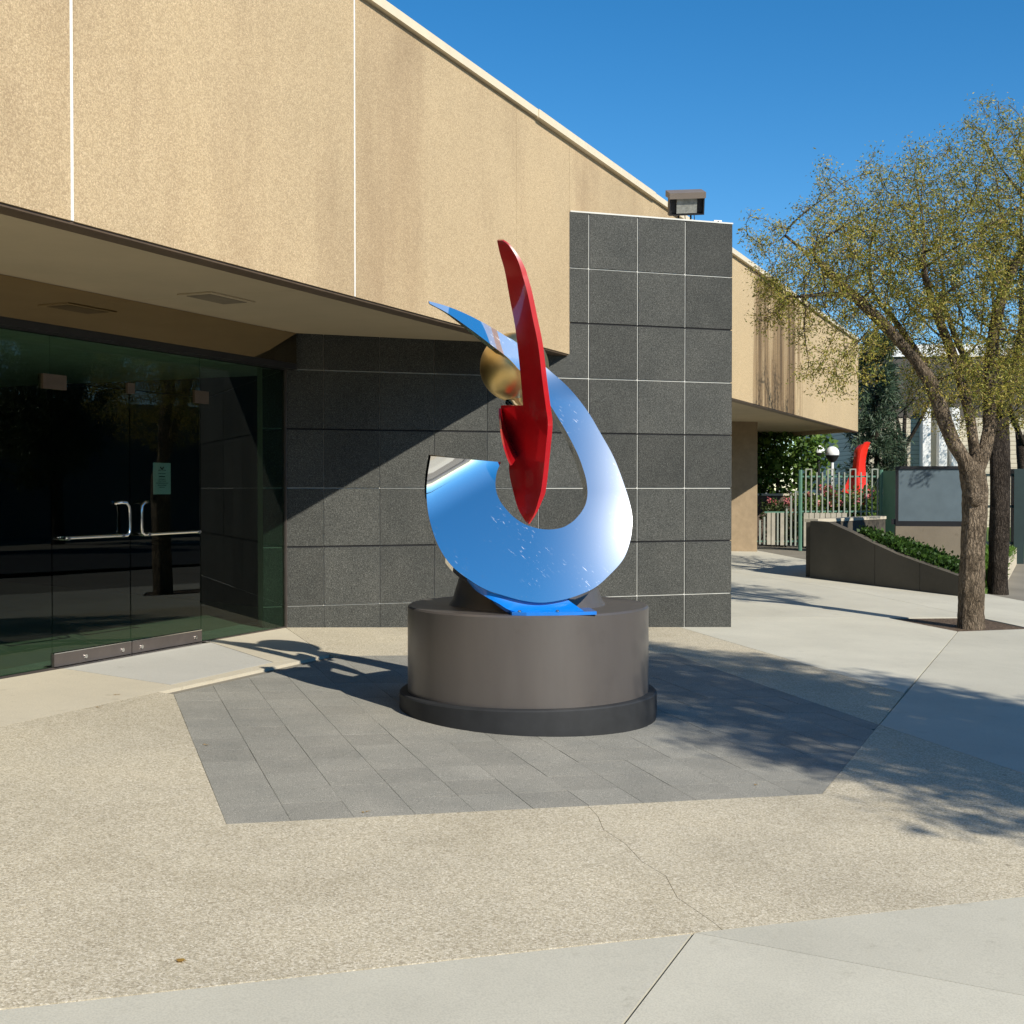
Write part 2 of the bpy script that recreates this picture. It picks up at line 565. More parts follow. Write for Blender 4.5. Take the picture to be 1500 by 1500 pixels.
M['ivy'] = leafmat('ivy_leaves', [(.02, .05, .01), (.04, .09, .015), (.07, .14, .02)])
M['grass'] = leafmat('lawn_blades', [(.07, .15, .015), (.11, .21, .025), (.15, .26, .04)])
M['lawn'] = plain('lawn_soil', (.07, .12, .02), .95, var=.3, scale=3)
M['rose'] = leafmat('rose_petals', [(.55, .10, .12), (.65, .22, .2), (.70, .35, .3), (.6, .12, .2)], .3)
M['dry'] = leafmat('dry_leaf', [(.45, .30, .05), (.40, .2, .07)], .2)

def bark(name, col):
    m, nt, b = new_mat(name)
    c = coords(nt)
    wn_ = noise(nt, 9, 4, .6, c)
    off = N(nt, 'ShaderNodeVectorMath', operation='MULTIPLY_ADD')
    off.inputs[1].default_value = (.09, .09, .30)
    L(nt, wn_, 'Color', off, 0); nt.links.new(c, off.inputs[2])
    mp = N(nt, 'ShaderNodeMapping'); mp.inputs['Scale'].default_value = (1, 1, .26); L(nt, off, 0, mp, 0)
    v = N(nt, 'ShaderNodeTexVoronoi', feature='DISTANCE_TO_EDGE', i_Scale=30); L(nt, mp, 0, v, 0)
    n = noise(nt, 30, 6, .75, mp.outputs[0], .8)
    a = N(nt, 'ShaderNodeMath', operation='MULTIPLY_ADD', i_1=1.1); L(nt, v, 0, a, 0); L(nt, n, 0, a, 2)
    r = ramp(nt, [(.36, tuple(x * .16 for x in col)), (.50, tuple(x * .65 for x in col)), (.66, tuple(x * 1.25 for x in col)), (.85, tuple(x * 1.8 for x in col))]); L(nt, a, 0, r, 0)
    n3 = noise(nt, 3.5, 4, .6, c)
    r3 = ramp(nt, [(.35, (.65, .63, .60)), (.65, (1.2, 1.2, 1.2))]); L(nt, n3, 0, r3, 0)
    mx = mixc(nt, 'MULTIPLY', 1); L(nt, r, 0, mx, 6); L(nt, r3, 0, mx, 7)
    L(nt, mx, 2, b, 'Base Color')
    b.inputs['Roughness'].default_value = .95
    b.inputs['Specular IOR Level'].default_value = .15
    bump(nt, b, a.outputs[0], 1.0, .05)
    return m
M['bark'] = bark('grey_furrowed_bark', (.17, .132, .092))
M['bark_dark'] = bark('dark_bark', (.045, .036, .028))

def brickmat():
    m, nt, b = new_mat('cream_brick_courses')
    c = coords(nt)
    sx = N(nt, 'ShaderNodeSeparateXYZ'); nt.links.new(c, sx.inputs[0])
    mu = N(nt, 'ShaderNodeMath', operation='MULTIPLY', i_1=5.5); L(nt, sx, 2, mu, 0)
    fr = N(nt, 'ShaderNodeMath', operation='FRACT'); L(nt, mu, 0, fr, 0)
    r = ramp(nt, [(.0, (.30, .26, .19)), (.14, (.30, .26, .19)), (.2, (.52, .46, .35)), (1, (.56, .50, .38))]); L(nt, fr, 0, r, 0)
    L(nt, r, 0, b, 'Base Color'); b.inputs['Roughness'].default_value = .9
    return m
M['brick'] = brickmat()
M['shaded_upper_wall'] = plain('painted_shade_wall', (.075, .065, .055), .8)  # dark colour stands in for shade on the upper brick wall
M['fence'] = plain('green_painted_fence_metal', (.09, .20, .14), .5, var=.08)
M['fence_grey'] = plain('grey_green_picket', (.27, .29, .24), .6, var=.1)
M['board'] = plain('weathered_gate_board', (.36, .33, .26), .8, var=.15)
M['darkfence'] = plain('dark_green_gate_metal', (.010, .026, .024), .5)
M['globe'] = plain('white_globe_plastic', (.85, .85, .83), .3, var=.02)
M['paper'] = plain('notice_paper', (.80, .85, .86), .8, var=.03)
M['ink'] = plain('notice_ink', (.02, .025, .03), .8)
M['officewall'] = plain('grey_office_wall', (.16, .155, .15), .8, var=.1)
M['officeband'] = plain('tan_office_band', (.40, .33, .23), .8, var=.06)
M['officeglass'] = plain('dark_office_glass', (.02, .025, .03), .1, var=.2)

# =================================================================== GROUND
def grid_axis(lo, hi, near):
    a = [lo, lo * .5, lo * .25] + near + [hi * .25, hi * .5, hi]
    return sorted(set(a))
xs = sorted(set([-900, -300, -100, -40, -20] + list(np.arange(-9, 11.01, 2.0)) + [11, 20, 40, 100, 300, 900]))
ys = sorted(set([-900, -300, -100, -40, -20] + list(np.arange(-8, 34.01, 3.0)) + [34, 50, 100, 300, 900]))
gv = [(x, y, gz(x, y) - .025) for y in ys for x in xs]
gf = [(j * len(xs) + i, j * len(xs) + i + 1, (j + 1) * len(xs) + i + 1, (j + 1) * len(xs) + i) for j in range(len(ys) - 1) for i in range(len(xs) - 1)]
M['sub'] = plain('dusty_ground', (.20, .18, .14), .95, var=.2, scale=.6)
ground = setp(mesh('ground', gv, gf, M['sub']), kind='structure')

def slab(name, poly, mat, parent, lift=0.0, th=.045, gap=.004):
    """flat paving piece on the sloping ground; poly in xy, shrunk by gap"""
    poly = [np.array(p[:2], float) for p in poly]
    c = sum(poly) / len(poly)
    ar = sum(poly[i][0] * poly[(i + 1) % len(poly)][1] - poly[(i + 1) % len(poly)][0] * poly[i][1] for i in range(len(poly)))
    if ar < 0: poly = poly[::-1]
    n = len(poly); out = []
    for i in range(n):
        a, b_, d = poly[i - 1], poly[i], poly[(i + 1) % n]
        e1 = (b_ - a) / np.linalg.norm(b_ - a); e2 = (d - b_) / np.linalg.norm(d - b_)
        n1 = np.array([-e1[1], e1[0]]); n2 = np.array([-e2[1], e2[0]])
        bis = n1 + n2; bis /= np.linalg.norm(bis) + 1e-9
        out.append(b_ + bis * gap / max(.35, bis.dot(n1)))
    return MB().prism(out, lambda x, y: gz(x, y) + lift - th, lambda x, y: gz(x, y) + lift).build(name, mat, parent)

# key lines of the paving in the (u,v) frame of the granite wall
HEX = [(.645, 9.365), (.652, 6.02), (3.884, 6.02), (5.43, 7.69), (5.43, 11.07), (2.222, 11.07)]
FIN_V = 12.99
S0 = to_uv(gr(0, 1478)); S2 = to_uv(gr(1500, 1313))
sl = (S2[1] - S0[1]) / (S2[0] - S0[0])
strip_v = lambda u: S0[1] + sl * (u - S0[0])

pav = setp(thing('stone_paving', tuple(uv(3, 8.5)) + (0,), None, None), kind='structure')
hexw = [uv(*p) for p in HEX]
T = .308
u0 = .645 + .308
for i in range(-1, 17):
    for j in range(0, 18):
        cu = u0 + (i) * T; cv = 6.02 + j * T
        cell = [np.array(q) for q in ((cu, cv), (cu + T, cv), (cu + T, cv + T), (cu, cv + T))]
        for k in range(6):
            a = np.array(HEX[k]); b_ = np.array(HEX[(k + 1) % 6])
            e = b_ - a; nrm = np.array([-e[1], e[0]])
            if len(cell) >= 3: cell = clip(cell, a, nrm)
        cc = []
        for q in cell:
            if not cc or np.linalg.norm(q - cc[-1]) > 1e-4: cc.append(q)
        if len(cc) > 1 and np.linalg.norm(cc[0] - cc[-1]) < 1e-4: cc.pop()
        if len(cc) < 3: continue
        area = abs(sum(cc[k][0] * cc[(k + 1) % len(cc)][1] - cc[(k + 1) % len(cc)][0] * cc[k][1] for k in range(len(cc)))) / 2
        if area < .0015: continue
        slab('tile', [uv(*q) for q in cc], M['paver'], pav, lift=random.uniform(-.001, .001), gap=random.choice((.0008, .0012, .0018)))

# exposed aggregate panels round the stone hexagon
agg = setp(thing('pavement', tuple(uv(3, 5)) + (0,), None, None), kind='structure')
glass_pt = to_uv((-2.32, 12.93))
D1uv = np.array([.679, .734])
N1uv = np.array([.734, -.679])
def gl(s, off):                      # uv point s metres from the granite corner towards the camera, off metres out from the glass
    return glass_pt - D1uv * s + N1uv * off
APR = 1.30
Buv, Auv, Cuv, Duv, Euv, Fuv = np.array(HEX[1]), np.array(HEX[0]), np.array(HEX[2]), np.array(HEX[3]), np.array(HEX[4]), np.array(HEX[5])
sx = 11.0
for _ in range(20):
    q_ = gl(sx, APR); sx += (q_[1] - strip_v(q_[0])) / .7
apL = gl(sx, APR)
ap0 = Auv - N1uv * .14
X1 = np.array([-1.03, strip_v(-1.03)])
X2 = np.array([5.45, strip_v(5.45)])
crack = [to_uv(gr(*p)) for p in ((862, 1181), (876, 1196), (884, 1215), (916, 1236), (940, 1262), (975, 1283), (992, 1315), (1020, 1334), (1046, 1352), (1062, 1365))]
crack[0] = np.array([crack[0][0], 6.02])
crack[-1] = np.array([crack[-1][0], strip_v(crack[-1][0])])
panels = [
    [Auv, ap0, apL, X1, Buv],
    [Buv, X1, crack[-1]] + crack[-2::-1],
    crack + [X2, Cuv],
    [Cuv, X2, Duv],
    [Duv, np.array([6.48, 8.825]), np.array([6.48, FIN_V + .1]), np.array([5.43, FIN_V + .1])],
    [Fuv, np.array([5.43, 11.07]), np.array([5.43, FIN_V + .1]), glass_pt + np.array([0, .1]), glass_pt, gl(0.9, .9), Fuv - N1uv * .14],
]
def clean(poly):
    out = []
    for p in poly:
        if not out or np.linalg.norm(np.array(p) - out[-1]) > .01: out.append(np.array(p, float))
    if np.linalg.norm(out[0] - out[-1]) < .01: out.pop()
    return out
for p in panels:
    slab('aggregate_panel', [uv(*q) for q in clean(p)], M['paving'], agg, gap=.0013)
# smooth concrete: apron along the glass, pale entrance slab
m1, m2, m3 = to_uv(gr(250, 1003)), to_uv(gr(400, 970)), to_uv(gr(300, 938))
m0 = to_uv(gr(92, 979))
ent = [m0, m1, m2, m3]
apr = [gl(16, .0), gl(16, APR), ap0, Fuv - N1uv * .14, gl(.9, .9), glass_pt]
slab('concrete_slab', [uv(*q) for q in [gl(16, 0), gl(16, APR), ap0 - D1uv * .25, m1, m0]], M['apron'], agg)
slab('concrete_slab', [uv(*q) for q in [m1, ap0 - D1uv * .25, ap0, Fuv - N1uv * .14, m2]], M['apron'], agg)
slab('concrete_slab', [uv(*q) for q in [m2, Fuv - N1uv * .14, gl(.9, .9), glass_pt, m3]], M['apron'], agg)
slab('entrance_slab', [uv(*q) for q in ent], M['mat'], agg)
# front walk
J1 = to_uv(gr(1020, 1368)); J1 = np.array([J1[0], strip_v(J1[0])]); J2 = to_uv(gr(915, 1500))
jd = (J2 - J1); J3 = J1 + jd * 4.5
slab('concrete_slab', [uv(*q) for q in [apL, J1, J3, np.array([J3[0] - 4, J3[1]])]], M['concrete'], agg, gap=.009)
q3, q4 = to_uv(gr(1060, 1375)), to_uv(gr(1500, 1459))
jd2 = (q4 - q3) / (q4[0] - q3[0])
jl = lambda u: q3 + jd2 * (u - q3[0])
slab('concrete_slab', [uv(*q) for q in [J1, np.array([12, strip_v(12)]), jl(9)]], M['concrete'], agg, gap=.0022)
slab('concrete_slab', [uv(*q) for q in [J1, jl(8), J1 + jd * 8]], M['concrete'], agg, gap=.0022)
# right-hand walk: slabs between the aggregate and the street
pit = [to_uv(gr(*p)) for p in ((1300, 905), (1403, 925), (1512, 921), (1432, 904))]
P13 = pit[0][1]
slab('concrete_slab', [uv(*q) for q in [Duv, X2, np.array([12.6, strip_v(12.6)]), np.array([13.5, 12.9]), pit[2], pit[1]]], M['concrete'], agg, gap=.006)
slab('concrete_slab', [uv(*q) for q in [np.array([6.48, 8.825]), pit[1], pit[0], np.array([6.48, P13])]], M['concrete'], agg, gap=.006)
slab('concrete_slab', [uv(*q) for q in [np.array([5.2, P13]), pit[0], pit[3], np.array([pit[3][0] + .3, 17.0]), np.array([10.5, 34]), np.array([3, 34]), np.array([5.2, 18])]], M['concrete'], agg)
slab('concrete_slab', [uv(*q) for q in [pit[3], pit[2], np.array([13.5, 12.9]), np.array([16, 30]), np.array([10.5, 34]), np.array([pit[3][0] + .3, 17.0])]], M['concrete'], agg)
setp(slab('tree_pit_soil', [uv(*q) for q in pit], M['soil'], None, lift=-.012, th=.05, gap=0.01), kind='structure')
# street on the right, out of the picture
road = MB().prism([(12.5, -60), (22, -60), (24, 26), (14.5, 26)], lambda x, y: gz(x, y) - .02, lambda x, y: gz(x, y) - .012).build('road', M['asphalt'])
setp(road, kind='structure')

# =================================================================== BUILDING
FX = np.array([.63, 13.94])            # where the facade plane crosses the granite wall
bld = thing('arts_building', (FX[0], FX[1], gz(*FX)), 'low tan pebble-panelled building with dark granite fin wall and glass entrance', 'building')
def fp(s, off=0.0):                    # s metres along the facade towards the camera; off out of it
    return FX - D1 * s + N1 * off
Z0, Z1, ZS = 3.20, 5.52, 3.30
joints = [-.0095, 1.45, 4.56, 7.58, 10.62, 13.7, 16.8]
for a, b_ in zip(joints[:-1], joints[1:]):
    g = .012 if a < 1 else (.0025 if a < 2 else .014)
    h_ = .0025 if b_ < 2 else .014
    MB().prism([fp(a + g), fp(b_ - h_), fp(b_ - h_, -.14), fp(a + g, -.14)], Z0, Z1).build('facade_panel', M['facade'], bld)
for k, b_ in enumerate(joints[1:-1]):
    w = (.002, .0135, .0135, .0135, .0135)[k]
    mat = M['facade'] if k == 0 else M['sealant']
    MB().prism([fp(b_ - w, -.004), fp(b_ + w, -.004), fp(b_ + w, -.10), fp(b_ - w, -.10)], Z0 + .003, Z1 - .003).build('sealant_joint', mat, bld)
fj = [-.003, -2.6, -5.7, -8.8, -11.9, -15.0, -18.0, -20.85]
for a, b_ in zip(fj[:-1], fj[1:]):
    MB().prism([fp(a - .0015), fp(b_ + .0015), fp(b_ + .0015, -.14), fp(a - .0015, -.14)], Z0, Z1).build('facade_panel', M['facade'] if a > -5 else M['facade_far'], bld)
ENDF = fp(-20.85)
endl = ENDF + V * 14
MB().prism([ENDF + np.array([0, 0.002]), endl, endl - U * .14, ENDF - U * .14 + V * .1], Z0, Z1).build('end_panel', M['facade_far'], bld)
# coping in lengths, with the shadow gap under it
cj = [16.8, 13.2, 9.6, 5.05, 1.0, -3.0, -7.0, -11.0, -15.0, -20.9]
for i, (a, b_) in enumerate(zip(cj[:-1], cj[1:])):
    o = .045 if i % 2 else .058
    MB().prism([fp(a - .003, o), fp(b_ + .003, o), fp(b_ + .003, -.30), fp(a - .003, -.30)], Z1 + (.008 if i % 2 else .002), 5.605).build('coping', M['coping'], bld)
# bronze trim under the panels, soffit behind it
MB().prism([fp(.02, -.012), fp(16.8, -.012), fp(16.8, -.16), fp(.02, -.16)], Z0 - .018, Z0 - .002).build('edge_trim', M['bronze'], bld)
MB().prism([fp(-.02, -.012), fp(-20.8, -.012), fp(-20.8, -.16), fp(-.02, -.16)], Z0 - .018, Z0 - .002).build('edge_trim', M['bronze'], bld)
GC0 = np.array([-2.32, 12.93])         # glass meets granite
def gp(s, off=0.0):
    return GC0 - D1 * s + N1 * off
soff = lambda off, s0, s1: None
# soffit boards, split at the two joints seen from below
def soffit_hit(x, y):
    r = ray(x, y); t = (ZS - CH) / r[2]; return (np.array([0, 0, CH]) + t * r)[:2]
sj = soffit_hit(470, 424); sA = -((sj - FX).dot(D1)); 
sj2 = soffit_hit(45, 305); sB = -((sj2 - FX).dot(D1))
# joints run square to nothing in particular: from facade to glass along this direction
ja = soffit_hit(206, 440) - soffit_hit(470, 424); ja /= np.linalg.norm(ja)
def across(p):                          # from facade inner line point to the drop panel
    k = ((gp(0, .14) - p).dot(N1)) / ja.dot(N1)
    return p + ja * k
pa = fp(sA, -.14); pb = fp(sB, -.14); pc = fp(16.8, -.14); p0 = fp(.02, -.14)
dA, dB, dC = across(pa), across(pb), gp(17.5, .14)
fin_in = GC0 + U * .15
for name, poly in (('a', [p0, pa, dA, gp(.0, .14)]), ('b', [pa, pb, dB, dA]), ('c', [pb, pc, dC, dB])):
    MB().prism([q + (sum(poly) / len(poly) - q) * .0012 for q in poly], ZS, ZS + .05).build('soffit_board', M['soffit'], bld)
MB().prism([p0, pc, gp(17.5, .1), gp(0, .1)], ZS + .055, ZS + .09).build('soffit_backing', M['groove'], bld)
# recessed vent in the soffit
vc = soffit_hit(318, 436)
vd = D1 * .30; vn = N1 * .17
MB().prism([vc - vd - vn, vc + vd - vn, vc + vd + vn, vc - vd + vn], ZS - .012, ZS - .002).build('vent_frame', M['soffit'], bld)
vt = MB()
MB().prism([vc - vd * .82 - vn * .7, vc + vd * .82 - vn * .7, vc + vd * .82 + vn * .7, vc - vd * .82 + vn * .7], ZS - .016, ZS - .0125).build('vent_grille', plain('tan_vent_grille', (.20, .165, .115), .8), bld)
# bronze mirror band above the glass
GT = 2.96
MB().prism([gp(.0, .14), gp(17.5, .14), gp(17.5, .11), gp(.0, .11)], GT + .03, ZS - .002).build('mirror_band', M['mirror'], bld)
MB().prism([gp(.0, .145), gp(17.5, .145), gp(17.5, -.06), gp(.0, -.06)], GT - .03, GT + .028).build('head_rail', M['black'], bld)

# far soffit and pier beyond the fin
MB().prism([fp(-.05, -.14), fp(-20.8, -.14), ENDF + V * 14 - U * .14, fp(-.05, -.14) + V * 16], ZS, ZS + .05).build('soffit_board', M['soffit'], bld)
pr = gr(1109, 808)[:2]
pier = [pr, pr - U * 1.3, pr - U * 1.3 + V * .45, pr + V * .45]
MB().prism(pier, lambda x, y: gz(x, y) - .02, ZS).build('pier', plain('brown_stucco_pier', (.27, .205, .13), .95, spec=.1), bld)
# roof and body behind so that no light leaks in
MB().prism([fp(16.8, -.15), fp(-20.8, -.15), ENDF + V * 13.9, fp(16.8, -16)], Z1 - .3, Z1 - .1).build('roof', M['roof'], bld)
# foyer behind the glass
FZ = gz(*GC0)
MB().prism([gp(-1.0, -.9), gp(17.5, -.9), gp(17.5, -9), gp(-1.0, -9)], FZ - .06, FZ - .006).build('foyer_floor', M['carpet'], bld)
for i in range(0, 30):
    a = -0.8 + i * .61
    for (o0, o1) in ((-.018, -.45), (-.45, -.9)):
        lo = max(a, .0) if o0 > -.2 else a
        if lo >= a + .6: continue
        MB().prism([gp(lo + .004, o0 - .003), gp(a + .606, o0 - .003), gp(a + .606, o1 + .003), gp(lo + .004, o1 + .003)], FZ - .05, FZ + .001).build('foyer_tile', M['floor_tile'], bld)
MB().prism([gp(-1.0, -.05), gp(17.5, -.05), gp(17.5, -9), gp(-1.0, -9)], GT + .03, GT + .08).build('foyer_ceiling', M['ceil'], bld)
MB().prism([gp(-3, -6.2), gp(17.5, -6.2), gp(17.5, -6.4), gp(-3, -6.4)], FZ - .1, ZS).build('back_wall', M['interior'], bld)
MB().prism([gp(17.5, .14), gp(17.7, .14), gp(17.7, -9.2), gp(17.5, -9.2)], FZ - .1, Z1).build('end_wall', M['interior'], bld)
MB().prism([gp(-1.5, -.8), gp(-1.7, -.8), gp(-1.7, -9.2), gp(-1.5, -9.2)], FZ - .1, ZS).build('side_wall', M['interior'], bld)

# ---- granite fin wall with its tiles
wall_u = lambda t: (np.array([2.533, 14.6]) + U * t)          # t=0 at the free end
TL = -5.36
FT = 4.766
fin = MB().prism([wall_u(TL) + V * .012, wall_u(-.006) + V * .012, wall_u(-.006) + V * .40, wall_u(TL) + V * .40], lambda x, y: gz(x, y) - .05, FT - .012).build('granite_wall', M['grout'], bld)
rows = [.513 + .6067 * k for k in range(7)]
cols = [0.0] + [-.592 * k for k in range(1, 9)] + [-5.137]
rz = [None] + rows + [FT]
for ci in range(len(cols) - 1):
    a, b_ = cols[ci + 1], cols[ci]
    for ri in range(len(rz) - 1):
        z0, z1 = rz[ri], rz[ri + 1]
        if z0 is not None and z0 > ZS + .05 and b_ < -2.05: continue
        gl_ = .003 if b_ <= -1.9 else .0075
        gr_ = 0 if ci == 0 else gl_
        dark_b = ri in (2, 4, 6); dark_t = ri in (1, 3, 5)
        zb = (lambda x, y: gz(x, y) - .02) if z0 is None else z0 + (.010 if dark_b else (.0075 if b_ > -1.9 else .005))
        zt = z1 - (.010 if dark_t else (.0075 if b_ > -1.9 else .005)) if ri < len(rz) - 2 else z1 - .006
        aa, bb = a + gl_, b_ - gr_
        if z0 is not None and z1 > ZS + .05 and z0 < ZS and b_ < -2.05: zt = ZS + .04
        jit = random.uniform(-.0015, .0015)
        MB().prism([wall_u(aa) + V * jit, wall_u(bb) + V * jit, wall_u(bb) + V * .012, wall_u(aa) + V * .012], zb, zt).build('tile', M['granite'], fin)
for ri in (2, 4, 6):                        # open shadow joints every second course
    z = rz[ri]
    MB().prism([wall_u(-5.137) + V * .0095, wall_u(-.008) + V * .0095, wall_u(-.008) + V * .013, wall_u(-5.137) + V * .013], z - .009, z + .009).build('groove', M['groove'], fin)
for ri in range(len(rz) - 1):               # the part of the wall inside the glass
    z0, z1 = rz[ri], rz[ri + 1]
    if z0 is not None and z0 > GT: continue
    zb = (lambda x, y: FZ - .05) if z0 is None else z0 + .006
    MB().prism([wall_u(TL), wall_u(-5.16), wall_u(-5.16) + V * .012, wall_u(TL) + V * .012], zb, min(z1 - .006, GT + .02)).build('tile', M['granite'], fin)
for ri in range(len(rz) - 1):               # free end of the wall
    z0, z1 = rz[ri], rz[ri + 1]
    zb = (lambda x, y: gz(x, y) - .02) if z0 is None else z0 + .006
    MB().prism([wall_u(-.005) + V * .002, wall_u(.006) + V * .002, wall_u(.006) + V * .40, wall_u(-.005) + V * .40], zb, z1 - .006).build('tile', M['granite'], fin)
MB().prism([wall_u(-2.0) - V * .006, wall_u(.012) - V * .006, wall_u(.012) + V * .41, wall_u(-2.0) + V * .41], FT - .004, FT + .012).build('cap_flashing', M['grout'], fin)

# ---- glass front: fixed panes and a pair of doors
def s_of(x):                                # photo column -> distance along the glass
    k = (x - 750) / F / math.cos(PITCH)
    # GC0 - D1 s = (k*Y, Y)
    return (GC0[0] - k * GC0[1]) / (D1[0] - k * D1[1])
sD0, sDm, sD1 = s_of(294), s_of(190.5), s_of(75.5)
DH = 2.56
def pane(a, b_, z0, z1, parent, off=0.0, name='glass_pane'):
    return MB().prism([gp(a, off), gp(b_, off), gp(b_, off - .012), gp(a, off - .012)], z0, z1).build(name, M['glass'], parent)
pane(.02, sD0 - .004, FZ + .004, GT - .03, bld)
pane(sD1 + .004, sD1 + 3.1, FZ + .004, GT - .03, bld)
pane(sD1 + 3.108, sD1 + 6.2, FZ + .004, GT - .03, bld)
pane(sD1 + 6.208, 17.4, FZ + .004, GT - .03, bld)
pane(sD0 + .004, sD1 - .004, DH + .006, GT - .03, bld)
MB().prism([gp(.0, .02), gp(.02, .02), gp(.02, -.03), gp(.0, -.03)], FZ, GT - .03).build('channel', M['rail'], bld)
MB().prism([gp(.02, .012), gp(sD0, .012), gp(sD0, -.02), gp(.02, -.02)], FZ - .01, FZ + .012).build('sill_channel', M['rail'], bld)
MB().prism([gp(sD1, .012), gp(17.4, .012), gp(17.4, -.02), gp(sD1, -.02)], FZ - .01, FZ + .012).build('sill_channel', M['rail'], bld)
MB().prism([gp(sD0, .10), gp(sD1, .10), gp(sD1, -.10), gp(sD0, -.10)], FZ - .02, FZ + .010).build('threshold', M['steel'], bld)
for a, b_, hinge in ((sD0, sDm, 0), (sDm, sD1, 1)):
    door = pane(a + .006, b_ - .006, FZ + .115, DH, bld, 0, 'door')
    MB().prism([gp(a + .006, .012), gp(b_ - .006, .012), gp(b_ - .006, -.026), gp(a + .006, -.026)], FZ + .014, FZ + .115).build('bottom_rail', M['rail'], door)
    MB().prism([gp(a + .006, .014), gp(b_ - .006, .014), gp(b_ - .006, -.028), gp(a + .006, -.028)], FZ + .1152, FZ + .122).build('rail_cap', M['steel'], door)
    for s in ((a + .10, b_ - .12) if hinge == 0 else (a + .12, b_ - .35)):
        c = gp(s, .012)
        MB().tube([(c[0], c[1], FZ + .06), (c[0] + N1[0] * .012, c[1] + N1[1] * .012, FZ + .06)], .017, 12).build('rail_bolt', M['steel'], door, 40)
    # pull handle by the meeting edge and push bar across the door
    sg = 1 if hinge else -1
    m = (a if hinge else b_) + sg * .075
    far = (b_ if hinge else a) - sg * .08
    zb, zt_ = FZ + 1.03, FZ + 1.30
    pts = []
    def hp(s, off, z): 
        q = gp(s, off); return (q[0], q[1], z)
    pts = [hp(m + sg * .11, .0, zt_), hp(m + sg * .09, .05, zt_ + .01), hp(m + sg * .04, .06, zt_ + .008), hp(m + sg * .006, .06, zt_ - .025), hp(m, .06, zt_ - .08), hp(m, .06, zb + .06), hp(m + sg * .006, .06, zb + .02), hp(m + sg * .035, .06, zb), hp(m + sg * .09, .055, zb)]
    MB().tube(pts, .014, 10).build('pull_handle', M['steel'], door, 60)
    MB().tube([hp(m + sg * .06, .055, zb), hp((m + far) / 2, .058, zb + .002), hp(far, .055, zb + .003)], .0135, 10).build('push_bar', M['steel'], door, 60)
    for s in (m + sg * .09, far - sg * .03):
        MB().tube([hp(s, -.016, zb), hp(s, .075, zb)], .017, 10).build('bar_mount', M['steel'], door, 40)
for s, w in ((sD0, .20), (sDm, .085), (sD1, .20)):
    MB().prism([gp(s - w / 2 * (1.5 if s == sD1 else 1), .022), gp(s + w / 2, .022), gp(s + w / 2, -.034), gp(s - w / 2 * (1.5 if s == sD1 else 1), -.034)], DH - (.055 if w > .1 else .03), DH + .06).build('patch_fitting', M['bronze'], bld)

# paper notice taped to the inside of the right-hand leaf
ns0, ns1 = s_of(252), s_of(226.5)
nm = (ns0 + ns1) / 2
yy = gp(nm)[1]
nz1, nz0 = at(239, 678, yy)[2], at(239, 724, yy)[2]
ntc = gp(nm, -.0145)
notice = thing('paper_notice', (ntc[0], ntc[1], nz0), 'white printed paper notice taped inside the glass door', 'notice')
MB().prism([gp(ns0, -.0135), gp(ns1, -.0135), gp(ns1, -.0155), gp(ns0, -.0155)], nz0, nz1).build('sheet', M['paper'], notice)
hN = nz1 - nz0; wN = ns1 - ns0
for (fy, fw, th) in ((.345, .42, .016), (.44, .34, .03), (.52, .38, .016), (.58, .46, .016), (.645, .70, .018), (.71, .50, .018), (.775, .30, .018)):
    z = nz1 - hN * fy
    MB().prism([gp(nm - wN * fw / 2, -.0125), gp(nm + wN * fw / 2, -.0125), gp(nm + wN * fw / 2, -.0134), gp(nm - wN * fw / 2, -.0134)], z - hN * th / 2, z + hN * th / 2).build('print_line', M['ink'], notice)
# the Y emblem at its head
yb = MB()
def np3(a, z): q = gp(nm - a * wN, -.0128); return (q[0], q[1], nz1 - hN * z)
yb.tube([np3(-.10, .135), np3(0, .20)], .006, 4); yb.tube([np3(.10, .135), np3(0, .20)], .006, 4); yb.tube([np3(0, .19), np3(0, .24)], .006, 4)
yb.tube([np3(-.22, .235), np3(-.08, .235)], .0025, 4); yb.tube([np3(.08, .235), np3(.22, .235)], .0025, 4)
yb.build('emblem', M['ink'], notice)

# =================================================================== PEDESTAL AND SCULPTURE
PC = np.array([.115, 9.06]); PG = gz(*PC)
ZT = at(775, 902.5, PC[1] - .862)[2]         # top of the drum
ZR = at(775, 1040, PC[1] - .90)[2]           # top of the base ring
ped = thing('pedestal', (PC[0], PC[1], PG), 'round taupe metal pedestal with black base ring under the abstract sculpture', 'pedestal')
c3 = (PC[0], PC[1], 0)
MB().lathe(c3, [(0, PG - .06), (.915, PG - .06), (.922, PG + .03), (.920, ZR - .012), (.912, ZR - .003), (.90, ZR), (0, ZR)], 128).build('base_ring', M['basering'], ped, 30)
MB().lathe(c3, [(0, ZR - .01), (.862, ZR - .01), (.862, ZT - .012), (.850, ZT), (0, ZT)], 160).build('drum', M['drum'], ped, 30)
pcx = at(772, 890, 9.08)
MB().lathe((pcx[0], 9.08, 0), [(0, ZT - .002), (.565, ZT - .002), (.535, ZT + .04), (.47, ZT + .26), (.45, ZT + .275), (0, ZT + .275)], 96).build('plinth', M['drum'], ped, 30)

scu = thing('flame_sculpture', (at(800, 900, 8.4)[0], 8.4, ZT), 'abstract chrome crescent sculpture with red blade and gold ball on pedestal', 'sculpture')

